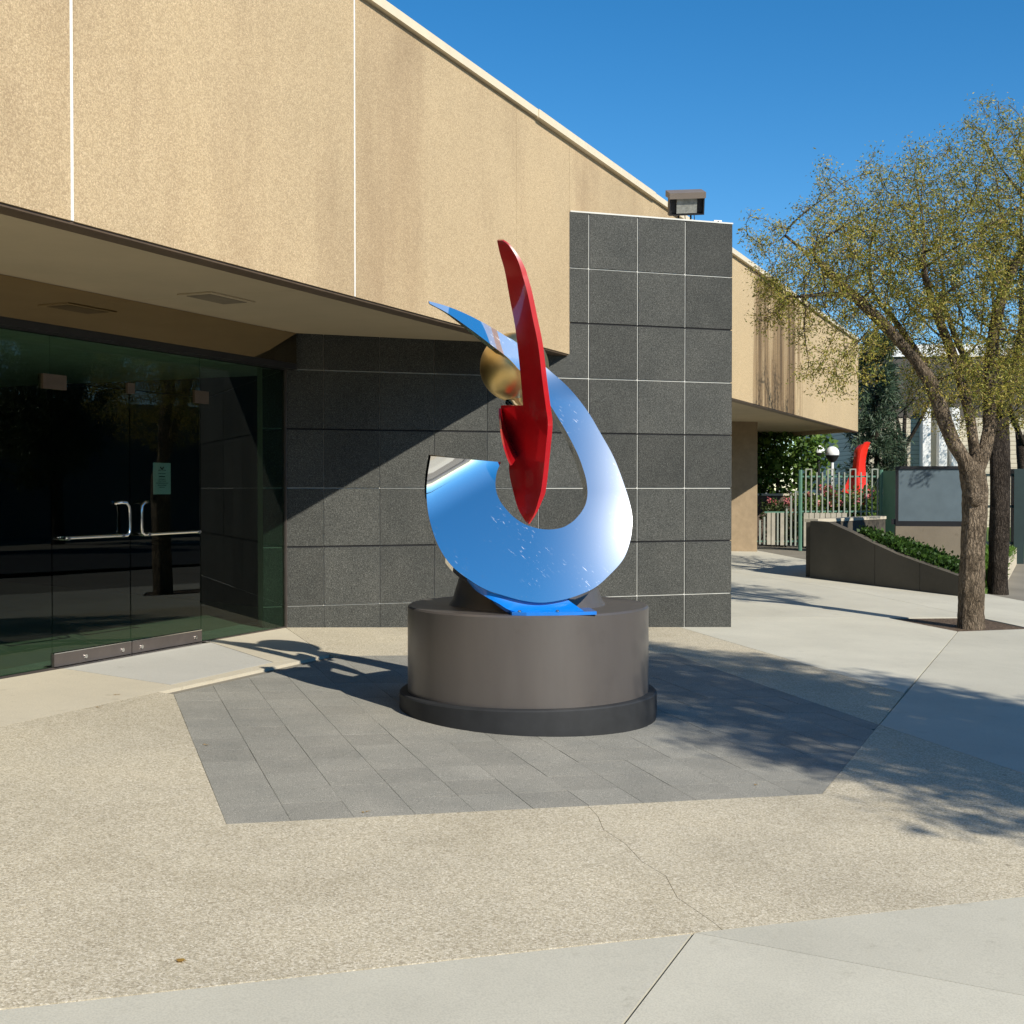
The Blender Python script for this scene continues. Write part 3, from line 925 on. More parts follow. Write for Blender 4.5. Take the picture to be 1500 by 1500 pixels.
def catmull(P, n):
    P = [np.array(p, float) for p in P]
    out = []
    seg = len(P) - 1
    for k in range(n + 1):
        t = k / n * seg; i = min(int(t), seg - 1); f = t - i
        p0 = P[i - 1] if i > 0 else 2 * P[0] - P[1]
        p1, p2 = P[i], P[i + 1]
        p3 = P[i + 2] if i + 2 < len(P) else 2 * P[-1] - P[-2]
        out.append(.5 * ((2 * p1) + (-p0 + p2) * f + (2 * p0 - 5 * p1 + 4 * p2 - p3) * f * f + (-p0 + 3 * p1 - 3 * p2 + p3) * f ** 3))
    return out

PAIRS = [((631, 668), (734, 677)), ((626, 700), (727.5, 693)), ((625, 728), (726, 714)), ((629, 760), (732, 733)), ((641, 797), (745, 750)),
         ((660, 827), (756, 760)), ((687, 849), (767, 767)), ((713, 864), (777, 771)), ((740, 873), (788, 774)), ((767, 880), (798, 775.5)),
         ((793, 882.7), (809, 775.5)), ((820, 879.5), (819, 774)), ((844, 873), (828, 771)), ((871, 861), (839, 764)), ((892, 843), (847, 756)),
         ((913, 819), (853, 748)), ((923, 792), (858, 738)), ((926, 765), (860.5, 725)), ((924, 744), (860, 712)), ((916, 715), (857, 696)),
         ((900, 672), (847, 667)), ((880, 635), (831, 635)), ((859, 600), (812, 603)), ((833, 568), (795, 577)), ((802, 540), (780, 558)),
         ((757, 502), (762, 543)), ((742, 493), (745, 525)), ((714, 476), (722, 507)), ((681, 459), (689, 482)), ((653, 448), (656, 459)), ((628, 441), (629, 444.5))]
def cdepth(x, y):
    """distance of the polished face: leans back, right side turned to the sun, upper left end curls forward"""
    u = (x - 775) / 220.; w = (775 - y) / 220.
    d = 8.48 + float(np.interp(w, CW, CG)) + .03 * u + .155 * max(0, u) ** 2
    if w > .85:
        k = min(1, (w - .85) / .3); d += .21 * u * k * k * (3 - 2 * k)
    w0 = .04 + (u + .67) * .6
    if u < .1 and w0 < w < .75:
        d -= .8 * (w - w0) ** 2
    return d
CW = np.linspace(-.8, 1.8, 800)
CG = np.cumsum(np.interp(CW, [-.6, -.1, .25, .6, 1.0, 1.6], [.27, .35, .41, .36, .25, .2])) * (CW[1] - CW[0])
CG -= np.interp(0, CW, CG)
nS, nA = 220, 14
oc = catmull([p[0] for p in PAIRS], nS); ic = catmull([p[1] for p in PAIRS], nS)
front = np.zeros((nS + 1, nA + 1, 3))
for i in range(nS + 1):
    for j in range(nA + 1):
        q = oc[i] + (ic[i] - oc[i]) * (j / nA)
        front[i, j] = at(q[0], q[1], cdepth(q[0], q[1]))
def solid_sheet(front, thick, flip=False):
    """closed body from a grid of front points, offset along the back normal; thick per row"""
    a, b_ = front.shape[:2]
    di = np.gradient(front, axis=0); dj = np.gradient(front, axis=1)
    nn = np.cross(di, dj); nn /= np.linalg.norm(nn, axis=2, keepdims=True) + 1e-12
    flipm = nn[:, :, 1] > 0
    nn[flipm] *= -1                       # toward the camera
    back = front - nn * thick[:, None, None]
    v = np.concatenate([front.reshape(-1, 3), back.reshape(-1, 3)])
    o = a * b_
    f = []
    for i in range(a - 1):
        for j in range(b_ - 1):
            p, q, r, s = i * b_ + j, i * b_ + j + 1, (i + 1) * b_ + j + 1, (i + 1) * b_ + j
            f.append((p, q, r, s)); f.append((o + p, o + s, o + r, o + q))
    rim = [i * b_ for i in range(a)] + [(a - 1) * b_ + j for j in range(1, b_)] + [i * b_ + b_ - 1 for i in range(a - 2, -1, -1)] + [j for j in range(b_ - 2, 0, -1)]
    for k in range(len(rim)):
        p, q = rim[k], rim[(k + 1) % len(rim)]
        f.append((p, q, o + q, o + p))
    return v, f
def fix_normals(o):
    bm = bmesh.new(); bm.from_mesh(o.data)
    bmesh.ops.recalc_face_normals(bm, faces=bm.faces)
    bm.to_mesh(o.data); bm.free()
    o.data.set_sharp_from_angle(angle=math.radians(40))
wid = np.array([np.linalg.norm(oc[i] - ic[i]) for i in range(nS + 1)])
th = np.clip(wid / 60, .12, 1) * .135 * np.clip(.30 + np.arange(nS + 1) / 45., 0, 1)
cr = mesh('chrome_crescent', *solid_sheet(front, th), M['chrome'], scu, 40); fix_normals(cr)

# red blade: long leaf, visible face turned away from the sun, thin bright right edge
LB = [(728, 352), (732, 370.5), (739.6, 398), (747, 439), (755, 482), (762, 545), (766, 592)]
LB2 = [(733.5, 596), (734.5, 612), (740, 634), (745, 654), (746, 672), (746, 692), (751, 717), (759, 745), (772, 767.5)]
RB = [(735, 351.5), (747, 360), (762, 383), (775, 421), (785, 467), (793, 507), (799, 558), (804, 596), (807, 621), (804, 657), (799, 705), (794.7, 728), (785, 752), (774, 768)]
def interp(P, n=200):
    c = catmull(P, n); return np.array([q[1] for q in c]), np.array([q[0] for q in c])
LBC = LB + [(768.5, 630), (769, 670), (769, 710), (770, 745), (773, 767.5)]
ly, lx = interp(LBC); l2y, l2x = interp(LB2); ry, rx = interp(RB)
order = np.argsort(ry); ry, rx = ry[order], rx[order]
def red_depth(x, y, xr):
    t_ = min(1, max(0, (y - 540) / 228.))
    return 8.33 + .14 * t_ * t_ * (3 - 2 * t_) + (xr - x) / 60. * .55
def red_sheet(name, ys_, left, right, off, thick):
    out = []
    for y in ys_:
        xr0 = np.interp(y, ry, rx) - 4.5 * min(1, (y - 345) / 60) * min(1, (772 - y) / 40)
        xl = left(y); xr = max(right(y, xr0), xl + .6)
        out.append([at(xl + (xr - xl) * j_ / 8, y, red_depth(xl + (xr - xl) * j_ / 8, y, xr0) - .010 * math.sin(math.pi * j_ / 8) * min(1, (xr - xl) / 40) + off) for j_ in range(9)])
    o = mesh(name, *solid_sheet(np.array(out), np.clip((np.minimum(ys_ - 348, 772 - ys_)) / 50., .25, 1) * thick), M['red'], scu, 40)
    fix_normals(o)
    return o
red_sheet('red_blade', np.linspace(352.5, 767, 150), lambda y: np.interp(y, ly, lx), lambda y, x: x, 0, .036)
red_sheet('red_scoop', np.linspace(594, 766, 70), lambda y: np.interp(y, l2y, l2x), lambda y, x: min(x - 5, np.interp(y, ly, lx) + 9), .012, .02)
# lip of the folded lower leaf, facing the sun
LO = [(733, 598), (733.5, 614), (737, 642), (744.5, 669), (750, 681)]
LI = [(735, 599), (738, 613), (745, 636), (752.5, 655), (759, 668)]
lo = catmull(LO, 30); li = catmull(LI, 30)
lip = []
for i in range(31):
    y = lo[i][1]
    xr = np.interp(li[i][1], ry, rx)
    dI = red_depth(li[i][0], li[i][1], xr - 4.5) + .008
    w_ = np.linalg.norm(lo[i] - li[i])
    near_ = max(8.47, dI - .04 - w_ / 220. * 7.0)
    lip.append([at(*(lo[i] + (li[i] - lo[i]) * j / 4), near_ + (dI - near_) * (j / 4)) for j in range(5)])
lp = mesh('red_lip', *solid_sheet(np.array(lip), np.full(31, .012)), M['red'], scu, 40); fix_normals(lp)

# gold ball with its stem
BD = 9.10
bc = at(753.5, 538, BD)
MB().sphere(bc, 50.5 / F * BD, 64, 40).build('gold_ball', M['gold'], scu, 60)
s0_, s1_ = at(757, 587, 9.08), at(778, 630, 8.80)
MB().tube([s0_, at(760, 596, 9.02), at(770, 606, 8.95), s1_], [.085, .05, .04, .03], 14).build('ball_stem', M['chrome'], scu, 60)

# blue foot: curved shell from under the crescent to a flange on the drum
BT = [(684, 849), (697, 857), (713, 864.5), (740, 873.5), (767, 880.5), (793, 883.2), (815, 881), (831, 878)]
BB = [(685, 852), (697, 865), (713, 875), (730, 884), (748, 894), (775, 896.5), (815, 896.5), (855, 895)]
bt = catmull(BT, 60); bb = catmull(BB, 60)
ff = []
for i in range(61):
    row = []
    for j in range(7):
        q = bt[i] + (bb[i] - bt[i]) * j / 6
        d0 = cdepth(*bt[i]) + .03
        d1 = 8.30 + .14 * max(0, 1 - i / 32.)
        row.append(at(q[0], q[1], d0 + (d1 - d0) * (j / 6) ** 1.5))
    ff.append(row)
bf = mesh('blue_foot', *solid_sheet(np.array(ff), np.full(61, .03)), M['blue'], scu, 40); fix_normals(bf)
fl0, fl1 = at(741, 900, 8.36), at(874, 897, 8.30)
fy = 8.215
zf = ZT - .001
MB().prism([(fl0[0], 8.45), (fl0[0] + .04, fy + .04), (PC[0] - .02, fy), (fl1[0] - .25, fy + .02), (fl1[0], 8.30), (fl1[0] - .03, 8.55), (fl0[0] + .1, 8.62)], zf, zf + .022).build('foot_flange', M['blue'], scu)
for (bx, by) in ((.05, 8.27), (.30, 8.29), (.42, 8.33)):
    MB().lathe((bx, by, zf + .021), [(.013, 0), (.013, .008), (.008, .012), (0, .012)], 10).build('flange_bolt', M['steel'], scu, 40)
# dark bracket behind the foot that carries the crescent
q0, q1_ = at(845, 878, 8.55), at(858, 872, 8.6)
MB().tube([(q0[0] - .30, 8.62, ZT + .0), at(800, 868, 8.60), at(840, 855, 8.62)], [.08, .07, .06], 12).build('rear_bracket', M['black'], scu, 60)

# =================================================================== FLOODLIGHT AND CAMERA ON THE FIN
flc = at(1003, 297, 14.75)
fld = thing('floodlight', (flc[0], flc[1], FT + .012), 'brown box floodlight on two posts atop the granite fin wall', 'floodlight')
w = np.array([math.cos(.12), math.sin(.12) * .6, 0.05]); w /= np.linalg.norm(w)
fdir = np.array([.10, -.93, -.36]); fdir -= w * fdir.dot(w); fdir /= np.linalg.norm(fdir)
upv = np.cross(w, fdir); 
if upv[2] < 0: upv = -upv
hw, hh, hd = .205, .125, .13
def fpnt(a, b_, c): return flc + w * a + upv * b_ + fdir * c
hv = []
for (c, s) in ((-hd, .62), (hd * .2, 1.0), (hd, 1.0)):
    hv += [fpnt(-hw * s, -hh * s, c), fpnt(hw * s, -hh * s, c), fpnt(hw * s, hh * s, c), fpnt(-hw * s, hh * s, c)]
hf = [(3, 2, 1, 0)]
for k in (0, 4):
    for j in range(4): hf.append((k + j, k + (j + 1) % 4, k + 4 + (j + 1) % 4, k + 4 + j))
ho = mesh('housing', hv + [fpnt(x * .93, y * .9, hd) for x, y in ((-hw, -hh), (hw, -hh), (hw, hh), (-hw, hh))] + [fpnt(x * .93, y * .9, hd - .05) for x, y in ((-hw, -hh), (hw, -hh), (hw, hh), (-hw, hh))],
          hf + [(8 + j, 8 + (j + 1) % 4, 12 + (j + 1) % 4, 12 + j) for j in range(4)] + [(12 + j, 12 + (j + 1) % 4, 16 + (j + 1) % 4, 16 + j) for j in range(4)] + [(16, 17, 18, 19)], M['black'], fld)
vz = [fpnt(x, y, c) for c in (-.09, hd + .03) for x, y in ((-hw - .006, hh * .55), (hw + .006, hh * .55), (hw + .006, hh + .012), (-hw - .006, hh + .012))]
mesh('visor', vz, [(3, 2, 1, 0), (4, 5, 6, 7)] + [(j, (j + 1) % 4, 4 + (j + 1) % 4, 4 + j) for j in range(4)], M['brownmetal'], fld)
ln = [fpnt(x, y, hd - .012) for x, y in ((-hw * .58, -hh * .82), (hw * .58, -hh * .82), (hw * .58, hh * .5), (-hw * .58, hh * .5))] + [fpnt(x, y, hd - .03) for x, y in ((-hw * .58, -hh * .82), (hw * .58, -hh * .82), (hw * .58, hh * .5), (-hw * .58, hh * .5))]
mesh('lens', ln, [(0, 1, 2, 3), (7, 6, 5, 4)] + [(j, 4 + j, 4 + (j + 1) % 4, (j + 1) % 4) for j in range(4)], plain('floodlight_lens', (.25, .25, .22), .15, var=.3, scale=20), fld)
for a in (-.07, .075):
    p = fpnt(a, -hh, 0)
    MB().tube([(p[0], p[1], FT + .005), (p[0], p[1], p[2] + .02)], .011, 8).build('post', M['black'], fld, 60)
for a in (0.01, .12):
    p = fpnt(a, -hh, -.02)
    MB().tube([(p[0], p[1] + .02, FT + .005), (p[0] + .01, p[1] + .03, (p[2] + FT) / 2), (p[0], p[1] + .02, p[2] + .02)], .005, 6).build('cable', M['brownmetal'], fld, 60)
cc_ = at(1050, 325, 14.72)
cb = thing('security_camera', (cc_[0], cc_[1], FT + .012), 'tiny white box camera on top of the granite fin wall', 'camera')
MB().prism([cc_[:2] + np.array(d) for d in ((-.035, -.04), (.055, -.02), (.05, .1), (-.04, .08))], FT + .018, FT + .062).build('housing', M['white'], cb)
MB().prism([cc_[:2] + np.array(d) for d in ((-.02, 0), (.03, 0), (.03, .05), (-.02, .05))], FT + .008, FT + .018).build('foot', M['black'], cb)
MB().tube([(cc_[0] + .012, cc_[1] - .03, FT + .04), (cc_[0] + .008, cc_[1] - .055, FT + .036)], .013, 10).build('lens', M['black'], cb, 60)

# =================================================================== TREES
def leaf_cards(pts, dirs, n_per, lw, ll, spread, seed, droop=.3):
    """small leaf faces scattered round twig points; returns vertex and quad arrays"""
    r = np.random.default_rng(seed)
    P = np.repeat(pts, n_per, axis=0); Dr = np.repeat(dirs, n_per, axis=0)
    n = len(P)
    P = P + r.normal(0, spread, (n, 3)) + Dr * r.uniform(-.5, 1, (n, 1)) * spread
    a = r.normal(0, 1, (n, 3)) + Dr * .8; a[:, 2] -= droop
    a /= np.linalg.norm(a, axis=1, keepdims=True)
    b_ = np.cross(a, r.normal(0, 1, (n, 3))); b_ /= np.linalg.norm(b_, axis=1, keepdims=True) + 1e-9
    sz = r.uniform(.6, 1.3, (n, 1))
    l2 = a * ll * sz; w2 = b_ * lw * sz
    c = np.cross(a, b_) * lw * sz * .35
    v = np.stack([P, P + l2 * .5 + w2 * .5 + c, P + l2, P + l2 * .5 - w2 * .5 + c], axis=1).reshape(-1, 3)
    return v

def quads_mesh(name, v, mat, parent, local=True):
    n = len(v) // 4
    me = bpy.data.meshes.new(name)
    me.vertices.add(n * 4); me.vertices.foreach_set('co', v.astype(np.float32).ravel())
    me.loops.add(n * 4); me.loops.foreach_set('vertex_index', np.arange(n * 4, dtype=np.int32))
    me.polygons.add(n); me.polygons.foreach_set('loop_start', np.arange(0, n * 4, 4, dtype=np.int32))
    me.polygons.foreach_set('loop_total', np.full(n, 4, dtype=np.int32))
    me.update(calc_edges=True); me.validate()
    me.materials.append(mat)
    o = bpy.data.objects.new(name, me); COL.objects.link(o)
    if parent is not None:
        if local: o.parent = parent
        else: attach(o, parent)
    return o

def colonize(seed_paths, attract, step, infl, kill, iters=140, seed=1):
    """space colonisation: seed_paths list of polylines (first starts at the root); returns nodes, parents"""
    r = np.random.default_rng(seed)
    nodes = []; par = []; fixed = []
    for path, start in seed_paths:
        prev = start
        for k, p in enumerate(path):
            p = np.array(p, float)
            if prev is not None and isinstance(prev, np.ndarray):
                d = np.linalg.norm(np.array(nodes) - prev, axis=1); prev = int(np.argmin(d))
            nodes.append(p); par.append(-1 if prev is None else prev); prev = len(nodes) - 1
    nodes = [np.array(n) for n in nodes]
    A = np.array(attract)
    alive = np.ones(len(A), bool)
    Np = np.array(nodes)
    near = np.full(len(A), 1e9); nid = np.zeros(len(A), int)
    d = np.linalg.norm(A[:, None] - Np[None], axis=2)
    near = d.min(1); nid = d.argmin(1)
    for it in range(iters):
        ok = alive & (near < infl)
        if not ok.any(): break
        idx = np.where(ok)[0]
        tgt = nid[idx]
        dirs = A[idx] - Np[tgt]; dirs /= np.linalg.norm(dirs, axis=1, keepdims=True) + 1e-9
        u_, inv = np.unique(tgt, return_inverse=True)
        s = np.zeros((len(u_), 3)); np.add.at(s, inv, dirs)
        s += r.normal(0, .25, s.shape)
        s /= np.linalg.norm(s, axis=1, keepdims=True) + 1e-9
        newp = Np[u_] + s * step
        base = len(Np)
        Np = np.vstack([Np, newp]); par += list(u_)
        d = np.linalg.norm(A[:, None] - newp[None], axis=2)
        m = d.min(1); am = d.argmin(1) + base
        better = m < near
        near[better] = m[better]; nid[better] = am[better]
        alive &= near > kill
        if len(Np) > 16000: break
    return Np, np.array(par)

def tree_mesh(name, seed_paths, attract, step, infl, kill, tip, trunk_r, expo, parent_thing, barkm, leafm, leaf, seed=1, pw=1.0):
    Np, par = colonize(seed_paths, attract, step, infl, kill, seed=seed)
    n = len(Np)
    kids = [[] for _ in range(n)]
    for i in range(n):
        if par[i] >= 0: kids[par[i]].append(i)
    R = np.zeros(n)
    for i in range(n - 1, -1, -1):
        s = sum(R[k] ** expo for k in kids[i])
        R[i] = s ** (1 / expo) if kids[i] else tip
    R = np.maximum(R, tip)
    R *= 1
    R = np.maximum(tip * np.clip(R / R.max() * 60, .55, 1), trunk_r * (R / R[0]) ** (pw * math.log(trunk_r / tip, R[0] / tip)))
    rr = np.random.default_rng(seed + 50)
    trunk = MB()
    # chains
    done = set()
    starts = [i for i in range(n) if par[i] < 0]
    stack = [(s, None) for s in starts]
    while stack:
        i, p = stack.pop()
        chain = [] if p is None else [p]
        rad = [] if p is None else [min(R[p], R[i] * 1.25)]
        cur = i
        while True:
            chain.append(cur); rad.append(R[cur])
            if not kids[cur]: break
            k = max(kids[cur], key=lambda q: R[q])
            for q in kids[cur]:
                if q != k: stack.append((q, cur))
            cur = k
        if len(chain) < 2: continue
        mr = max(rad)
        kk = 14 if mr > .08 else (8 if mr > .03 else (5 if mr > .012 else 3))
        pts = [Np[c] for c in chain]
        if len(pts) >= 3 and mr > .03:        # soften kinks
            for _ in range(2):
                pts = [pts[0]] + [(pts[a - 1] + 2 * pts[a] + pts[a + 1]) / 4 for a in range(1, len(pts) - 1)] + [pts[-1]]
        rad[-1] *= .6
        if mr > .045:                         # finer rings, lumpy outline
            P_, R_ = [], []
            for a in range(len(pts) - 1):
                ns = max(1, int(np.linalg.norm(pts[a + 1] - pts[a]) / .045))
                for q in range(ns):
                    P_.append(pts[a] + (pts[a + 1] - pts[a]) * q / ns); R_.append(rad[a] + (rad[a + 1] - rad[a]) * q / ns)
            P_.append(pts[-1]); R_.append(rad[-1])
            kk = 22
            n0 = len(trunk.v)
            if p is None: R_ = [r_ * (1 + .12 * math.exp(-max(0, P_[k_][2]) / .16)) for k_, r_ in enumerate(R_)]
            trunk.tube(P_, R_, kk)
            ph = rr.uniform(0, 6.28, 8)
            for k_ in range(len(P_)):
                for j_ in range(kk):
                    an = 2 * math.pi * j_ / kk; z_ = k_ * .045
                    f_ = 1 + .045 * math.sin(3 * an + ph[0] + 1.1 * z_) + .035 * math.sin(5 * an + ph[1] - 2.3 * z_) + .03 * math.sin(2 * an + ph[2] + 5 * z_) + .03 * math.sin(9 * an + ph[3] + 3 * z_ + 1.5 * math.sin(6 * z_)) + rr.normal(0, .012)
                    q = n0 + k_ * kk + j_
                    vv = np.array(trunk.v[q]); trunk.v[q] = tuple(P_[k_] + (vv - P_[k_]) * f_)
            continue
        trunk.tube(pts, rad, kk)
    tw = trunk.build('trunk', barkm, parent_thing, 180, local=True)
    thin = np.where(R < tip * 2.6)[0]
    thin = thin[par[thin] >= 0]
    dirs = Np[thin] - Np[par[thin]]; dirs /= np.linalg.norm(dirs, axis=1, keepdims=True) + 1e-9
    keep = rr.random(len(thin)) < leaf.get('keep', 1.0)
    v = leaf_cards(Np[thin][keep], dirs[keep], leaf['n'], leaf['w'], leaf['l'], leaf['s'], seed + 3, leaf.get('droop', .3))
    lv = quads_mesh('crown', v, leafm, parent_thing)
    return tw, lv

def ell(c, r, n, g, shell=.55):
    d = g.normal(0, 1, (n, 3)); d /= np.linalg.norm(d, axis=1, keepdims=True)
    rad = (shell + (1 - shell) * g.random((n, 1))) if False else g.random((n, 1)) ** (1 / 2.2)
    return np.array(c) + d * rad * np.array(r)

# --- the street tree in view
TB = gr(1421, 919); TBz = gz(TB[0], TB[1]) - .012
Y0 = TB[1]
tree1 = thing('street_tree', (TB[0], TB[1], TBz), 'thin-leaved olive street tree in a paving pit beside the sign', 'tree', 'street trees along the walk')
def tl(x, y, dy=0.0):
    return at(x, y, Y0 + dy) - np.array([TB[0], TB[1], TBz])
paths = [
    ([np.array([0, 0, -.08]), np.array([0.0, 0, .1]), tl(1422, 860), tl(1424, 800), tl(1428, 750), tl(1431, 715), tl(1430, 690)], None),
    ([tl(1412, 672), tl(1392, 650, -.1), tl(1383, 625, -.2), tl(1380, 590, -.2), tl(1368, 560, -.2), tl(1345, 530, -.2), tl(1318, 500, -.3), tl(1290, 468, -.4), tl(1262, 438, -.5), tl(1235, 424, -.6), tl(1205, 428, -.7), tl(1175, 438, -.7)], tl(1430, 690)),
    ([tl(1428, 660, .1), tl(1424, 620, .2), tl(1416, 580, .3), tl(1405, 545, .4), tl(1392, 505, .5), tl(1375, 470, .6), tl(1385, 430, .7)], tl(1430, 690)),
    ([tl(1446, 665, .1), tl(1455, 635, .2), tl(1450, 590, .3), tl(1446, 540, .3), tl(1455, 480, .2), tl(1468, 430, .2), tl(1478, 385, .1), tl(1500, 365, .1), tl(1530, 330, .2)], tl(1430, 690)),
    ([tl(1340, 498, .2), tl(1310, 465, .6), tl(1280, 440, 1.0)], tl(1368, 560, -.2)),
    ([tl(1360, 440, -.4), tl(1350, 390, -.5)], tl(1375, 470, .6)),
    ([tl(1210, 400, -.2), tl(1180, 370, -.1), tl(1150, 345, 0)], tl(1262, 438, -.5)),
]
g1 = np.random.default_rng(11)
att = []
for (cx, cy, rx_, ry_, n, dy, rd) in ((1330, 400, 150, 120, 700, 0, 1.5), (1200, 400, 105, 85, 330, -.4, 1.0), (1420, 330, 110, 130, 430, 0, 1.4), (1490, 300, 100, 150, 420, .2, 1.4),
                                  (1290, 330, 110, 70, 240, .3, 1.2), (1400, 560, 80, 80, 170, .2, 1.2), (1500, 520, 90, 120, 320, .3, 1.4), (1230, 520, 75, 70, 95, -.5, .7), (1140, 430, 50, 70, 70, -.6, .6), (1240, 290, 90, 60, 50, -.2, .8), (1330, 250, 80, 55, 50, .2, .9), (1110, 340, 30, 60, 18, -.5, .4), (1450, 190, 60, 45, 40, .2, .8)):
    c = tl(cx, cy, dy); k = Y0 / F
    att.append(ell(c, (rx_ * k, rd, ry_ * k), int(n * 1.35), g1))
att = np.vstack(att)
tree_mesh('street', paths, att, .09, 1.6, .115, .0046, .148, 2.0, tree1, M['bark'], M['locust'], dict(n=34, w=.0135, l=.042, s=.058, keep=.68, droop=.4), seed=4, pw=1.22)

sc0 = tl(1433, 733, -.175)
scar = MB().lathe((0, 0, 0), [(0, 0), (.055, 0), (.075, .012), (.085, .03), (.09, .07)], 18).build('branch_scar', M['bark'], tree1, 40, local=True)
scar.location = tuple(sc0); scar.rotation_euler = (math.radians(-82), 0, math.radians(12))
# --- copies and the dense kind for the shade and the backdrop
def generic_tree(name, loc, label, height, crown_r, cz, leafm, leaf, n_att, seed, barkm=None, trunk_r=.16, group=None, zs=1.0):
    t = thing(name, loc, label, 'tree', group)
    g = np.random.default_rng(seed)
    att = np.vstack([ell((g.normal(0, .25) * crown_r, g.normal(0, .25) * crown_r, cz + g.normal(0, .28) * crown_r * zs), (crown_r * g.uniform(.65, .9),) * 2 + (crown_r * g.uniform(.5, .7) * zs,), n_att // 5, g) for _ in range(5)])
    fork = cz - crown_r * .85 * zs
    paths = [([np.array([0, 0, -.1]), np.array([.02, 0, fork * .35]), np.array([.05, .03, fork * .7]), np.array([.03, .02, fork])], None)]
    for k in range(4):
        an = k * 1.57 + g.uniform(-.4, .4)
        paths.append(([np.array([math.cos(an) * .25, math.sin(an) * .25, fork + .45]), np.array([math.cos(an) * .6, math.sin(an) * .6, fork + 1.0])], np.array([.03, .02, fork])))
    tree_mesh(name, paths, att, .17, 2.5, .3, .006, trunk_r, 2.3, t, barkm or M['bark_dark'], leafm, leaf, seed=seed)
    return t
def copy_tree(o, loc, rz, label, scale=1.0, group=None):
    c = o.copy(); COL.objects.link(c); c.location = loc; c.rotation_euler = (0, 0, rz); c.scale = (scale,) * 3
    c['label'] = label
    if group: c['group'] = group
    for ch in list(o.children):
        k = ch.copy(); COL.objects.link(k); k.parent = c
    return c
shx, shy = 8.95, 2.2
shade = generic_tree('street_tree', (shx, shy, gz(shx, shy)), 'dense dark street tree whose crown shades the paving by the pedestal', 9.5, 2.5, 5.9, M['evergreen'], dict(n=40, w=.06, l=.11, s=.15), 1900, 21, trunk_r=.19, zs=1.45, group='street trees along the walk')
t2 = gr(1461, 868)
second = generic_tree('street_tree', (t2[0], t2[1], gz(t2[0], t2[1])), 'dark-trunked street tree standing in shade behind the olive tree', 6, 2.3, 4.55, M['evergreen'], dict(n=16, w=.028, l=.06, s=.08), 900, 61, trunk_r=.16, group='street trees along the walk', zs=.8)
for i, (x, y, s) in enumerate(((27, -14, .9), (27.5, -4, .85), (27, 5, 1.0), (28, 14, .9), (27.5, 23, 1.0), (29, 33, .95))):
    copy_tree(shade, (x, y, gz(x, y) - .02), i * 1.1, 'dense dark tree in the row across the street', s, 'trees across the street')
leafy = generic_tree('broadleaf_tree', (7.6, 36.5, gz(7.6, 36.5)), 'bright green broadleaf tree behind the green fence', 5, 1.9, 2.35, M['bright'], dict(n=12, w=.13, l=.17, s=.16), 420, 33, trunk_r=.12)
copy_tree(leafy, (5.4, 38.5, gz(5.4, 38.5)), 2.0, 'bright green broadleaf tree half hidden by the passage pier', 1.15)
for i, (x, y, s) in enumerate(((15.4, 38, 1.0), (18.4, 41, 1.15), (14.6, 47, 1.05), (20.5, 46, 1.25), (16.9, 33, .9))):
    copy_tree(second, (x, y, gz(x, y)), .7 + i, 'dark leafy tree in the garden beyond the right-hand gate', s, 'trees beyond the gate')

# conifer by the end of the building
cx0 = at(1283, 780, 39.0)
con = thing('conifer_tree', (cx0[0], 39.0, gz(cx0[0], 39.0)), 'feathery blue-green conifer behind the end of the tan building', 'tree')
gC = np.random.default_rng(5)
ctr = MB().tube([(0, 0, -.1), (.03, 0, 2), (0, .02, 4.5), (0, 0, 6.6)], [.13, .1, .06, .01], 8)
br_p = []; br_d = []
for k in range(150):
    z = gC.uniform(.9, 6.4); an = gC.uniform(0, 2 * math.pi); ln_ = (1.05 - .10 * z) * gC.uniform(.7, 1.15)
    p0_ = np.array([0, 0, z]); d_ = np.array([math.cos(an), math.sin(an), .15])
    pts = [p0_ + d_ * ln_ * f + np.array([0, 0, -.35 * f * f * ln_]) for f in (0, .35, .7, 1)]
    ctr.tube(pts, [.02, .014, .009, .004], 4)
    for f in np.linspace(.25, 1.05, 14):
        br_p.append(p0_ + d_ * ln_ * f + np.array([0, 0, -.35 * f * f * ln_])); br_d.append(d_)
ctr.build('trunk', M['bark_dark'], con, 180, local=True)
quads_mesh('crown', leaf_cards(np.array(br_p), np.array(br_d), 9, .028, .24, .07, 9, .5), M['conifer'], con)

# =================================================================== PLANTER, SIGN, FENCE, GARDEN
def px_up(x, y, base):                     # height seen at photo row y above a ground point
    return at(x, y, base[1])[2]
pA = gr(1187, 846)[:2]; pB = gr(1412, 874)[:2]
plw = thing('planter_wall', (pA[0], pA[1], gz(*pA)), 'sloping concrete planter wall beside the walk, tree shade put into its colour', 'wall')
fr_ = [(1187, 763), (1214, 765), (1250, 781), (1282, 797), (1315, 812), (1348, 824), (1380, 835), (1412, 846)]
wv = []; dW = (pB - pA) / np.linalg.norm(pB - pA); nW = np.array([-dW[1], dW[0]])
if nW[1] < 0: nW = -nW
top = []
for (x, y) in fr_:
    k = ray(x, 715)[0] / ray(x, 715)[1]
    s = (k * pA[1] - pA[0]) / (dW[0] - k * dW[1]); q = pA + dW * s
    top.append((q, at(x, y, q[1])[2]))
tW = .16
cuts = [0, 3, 5, 7]
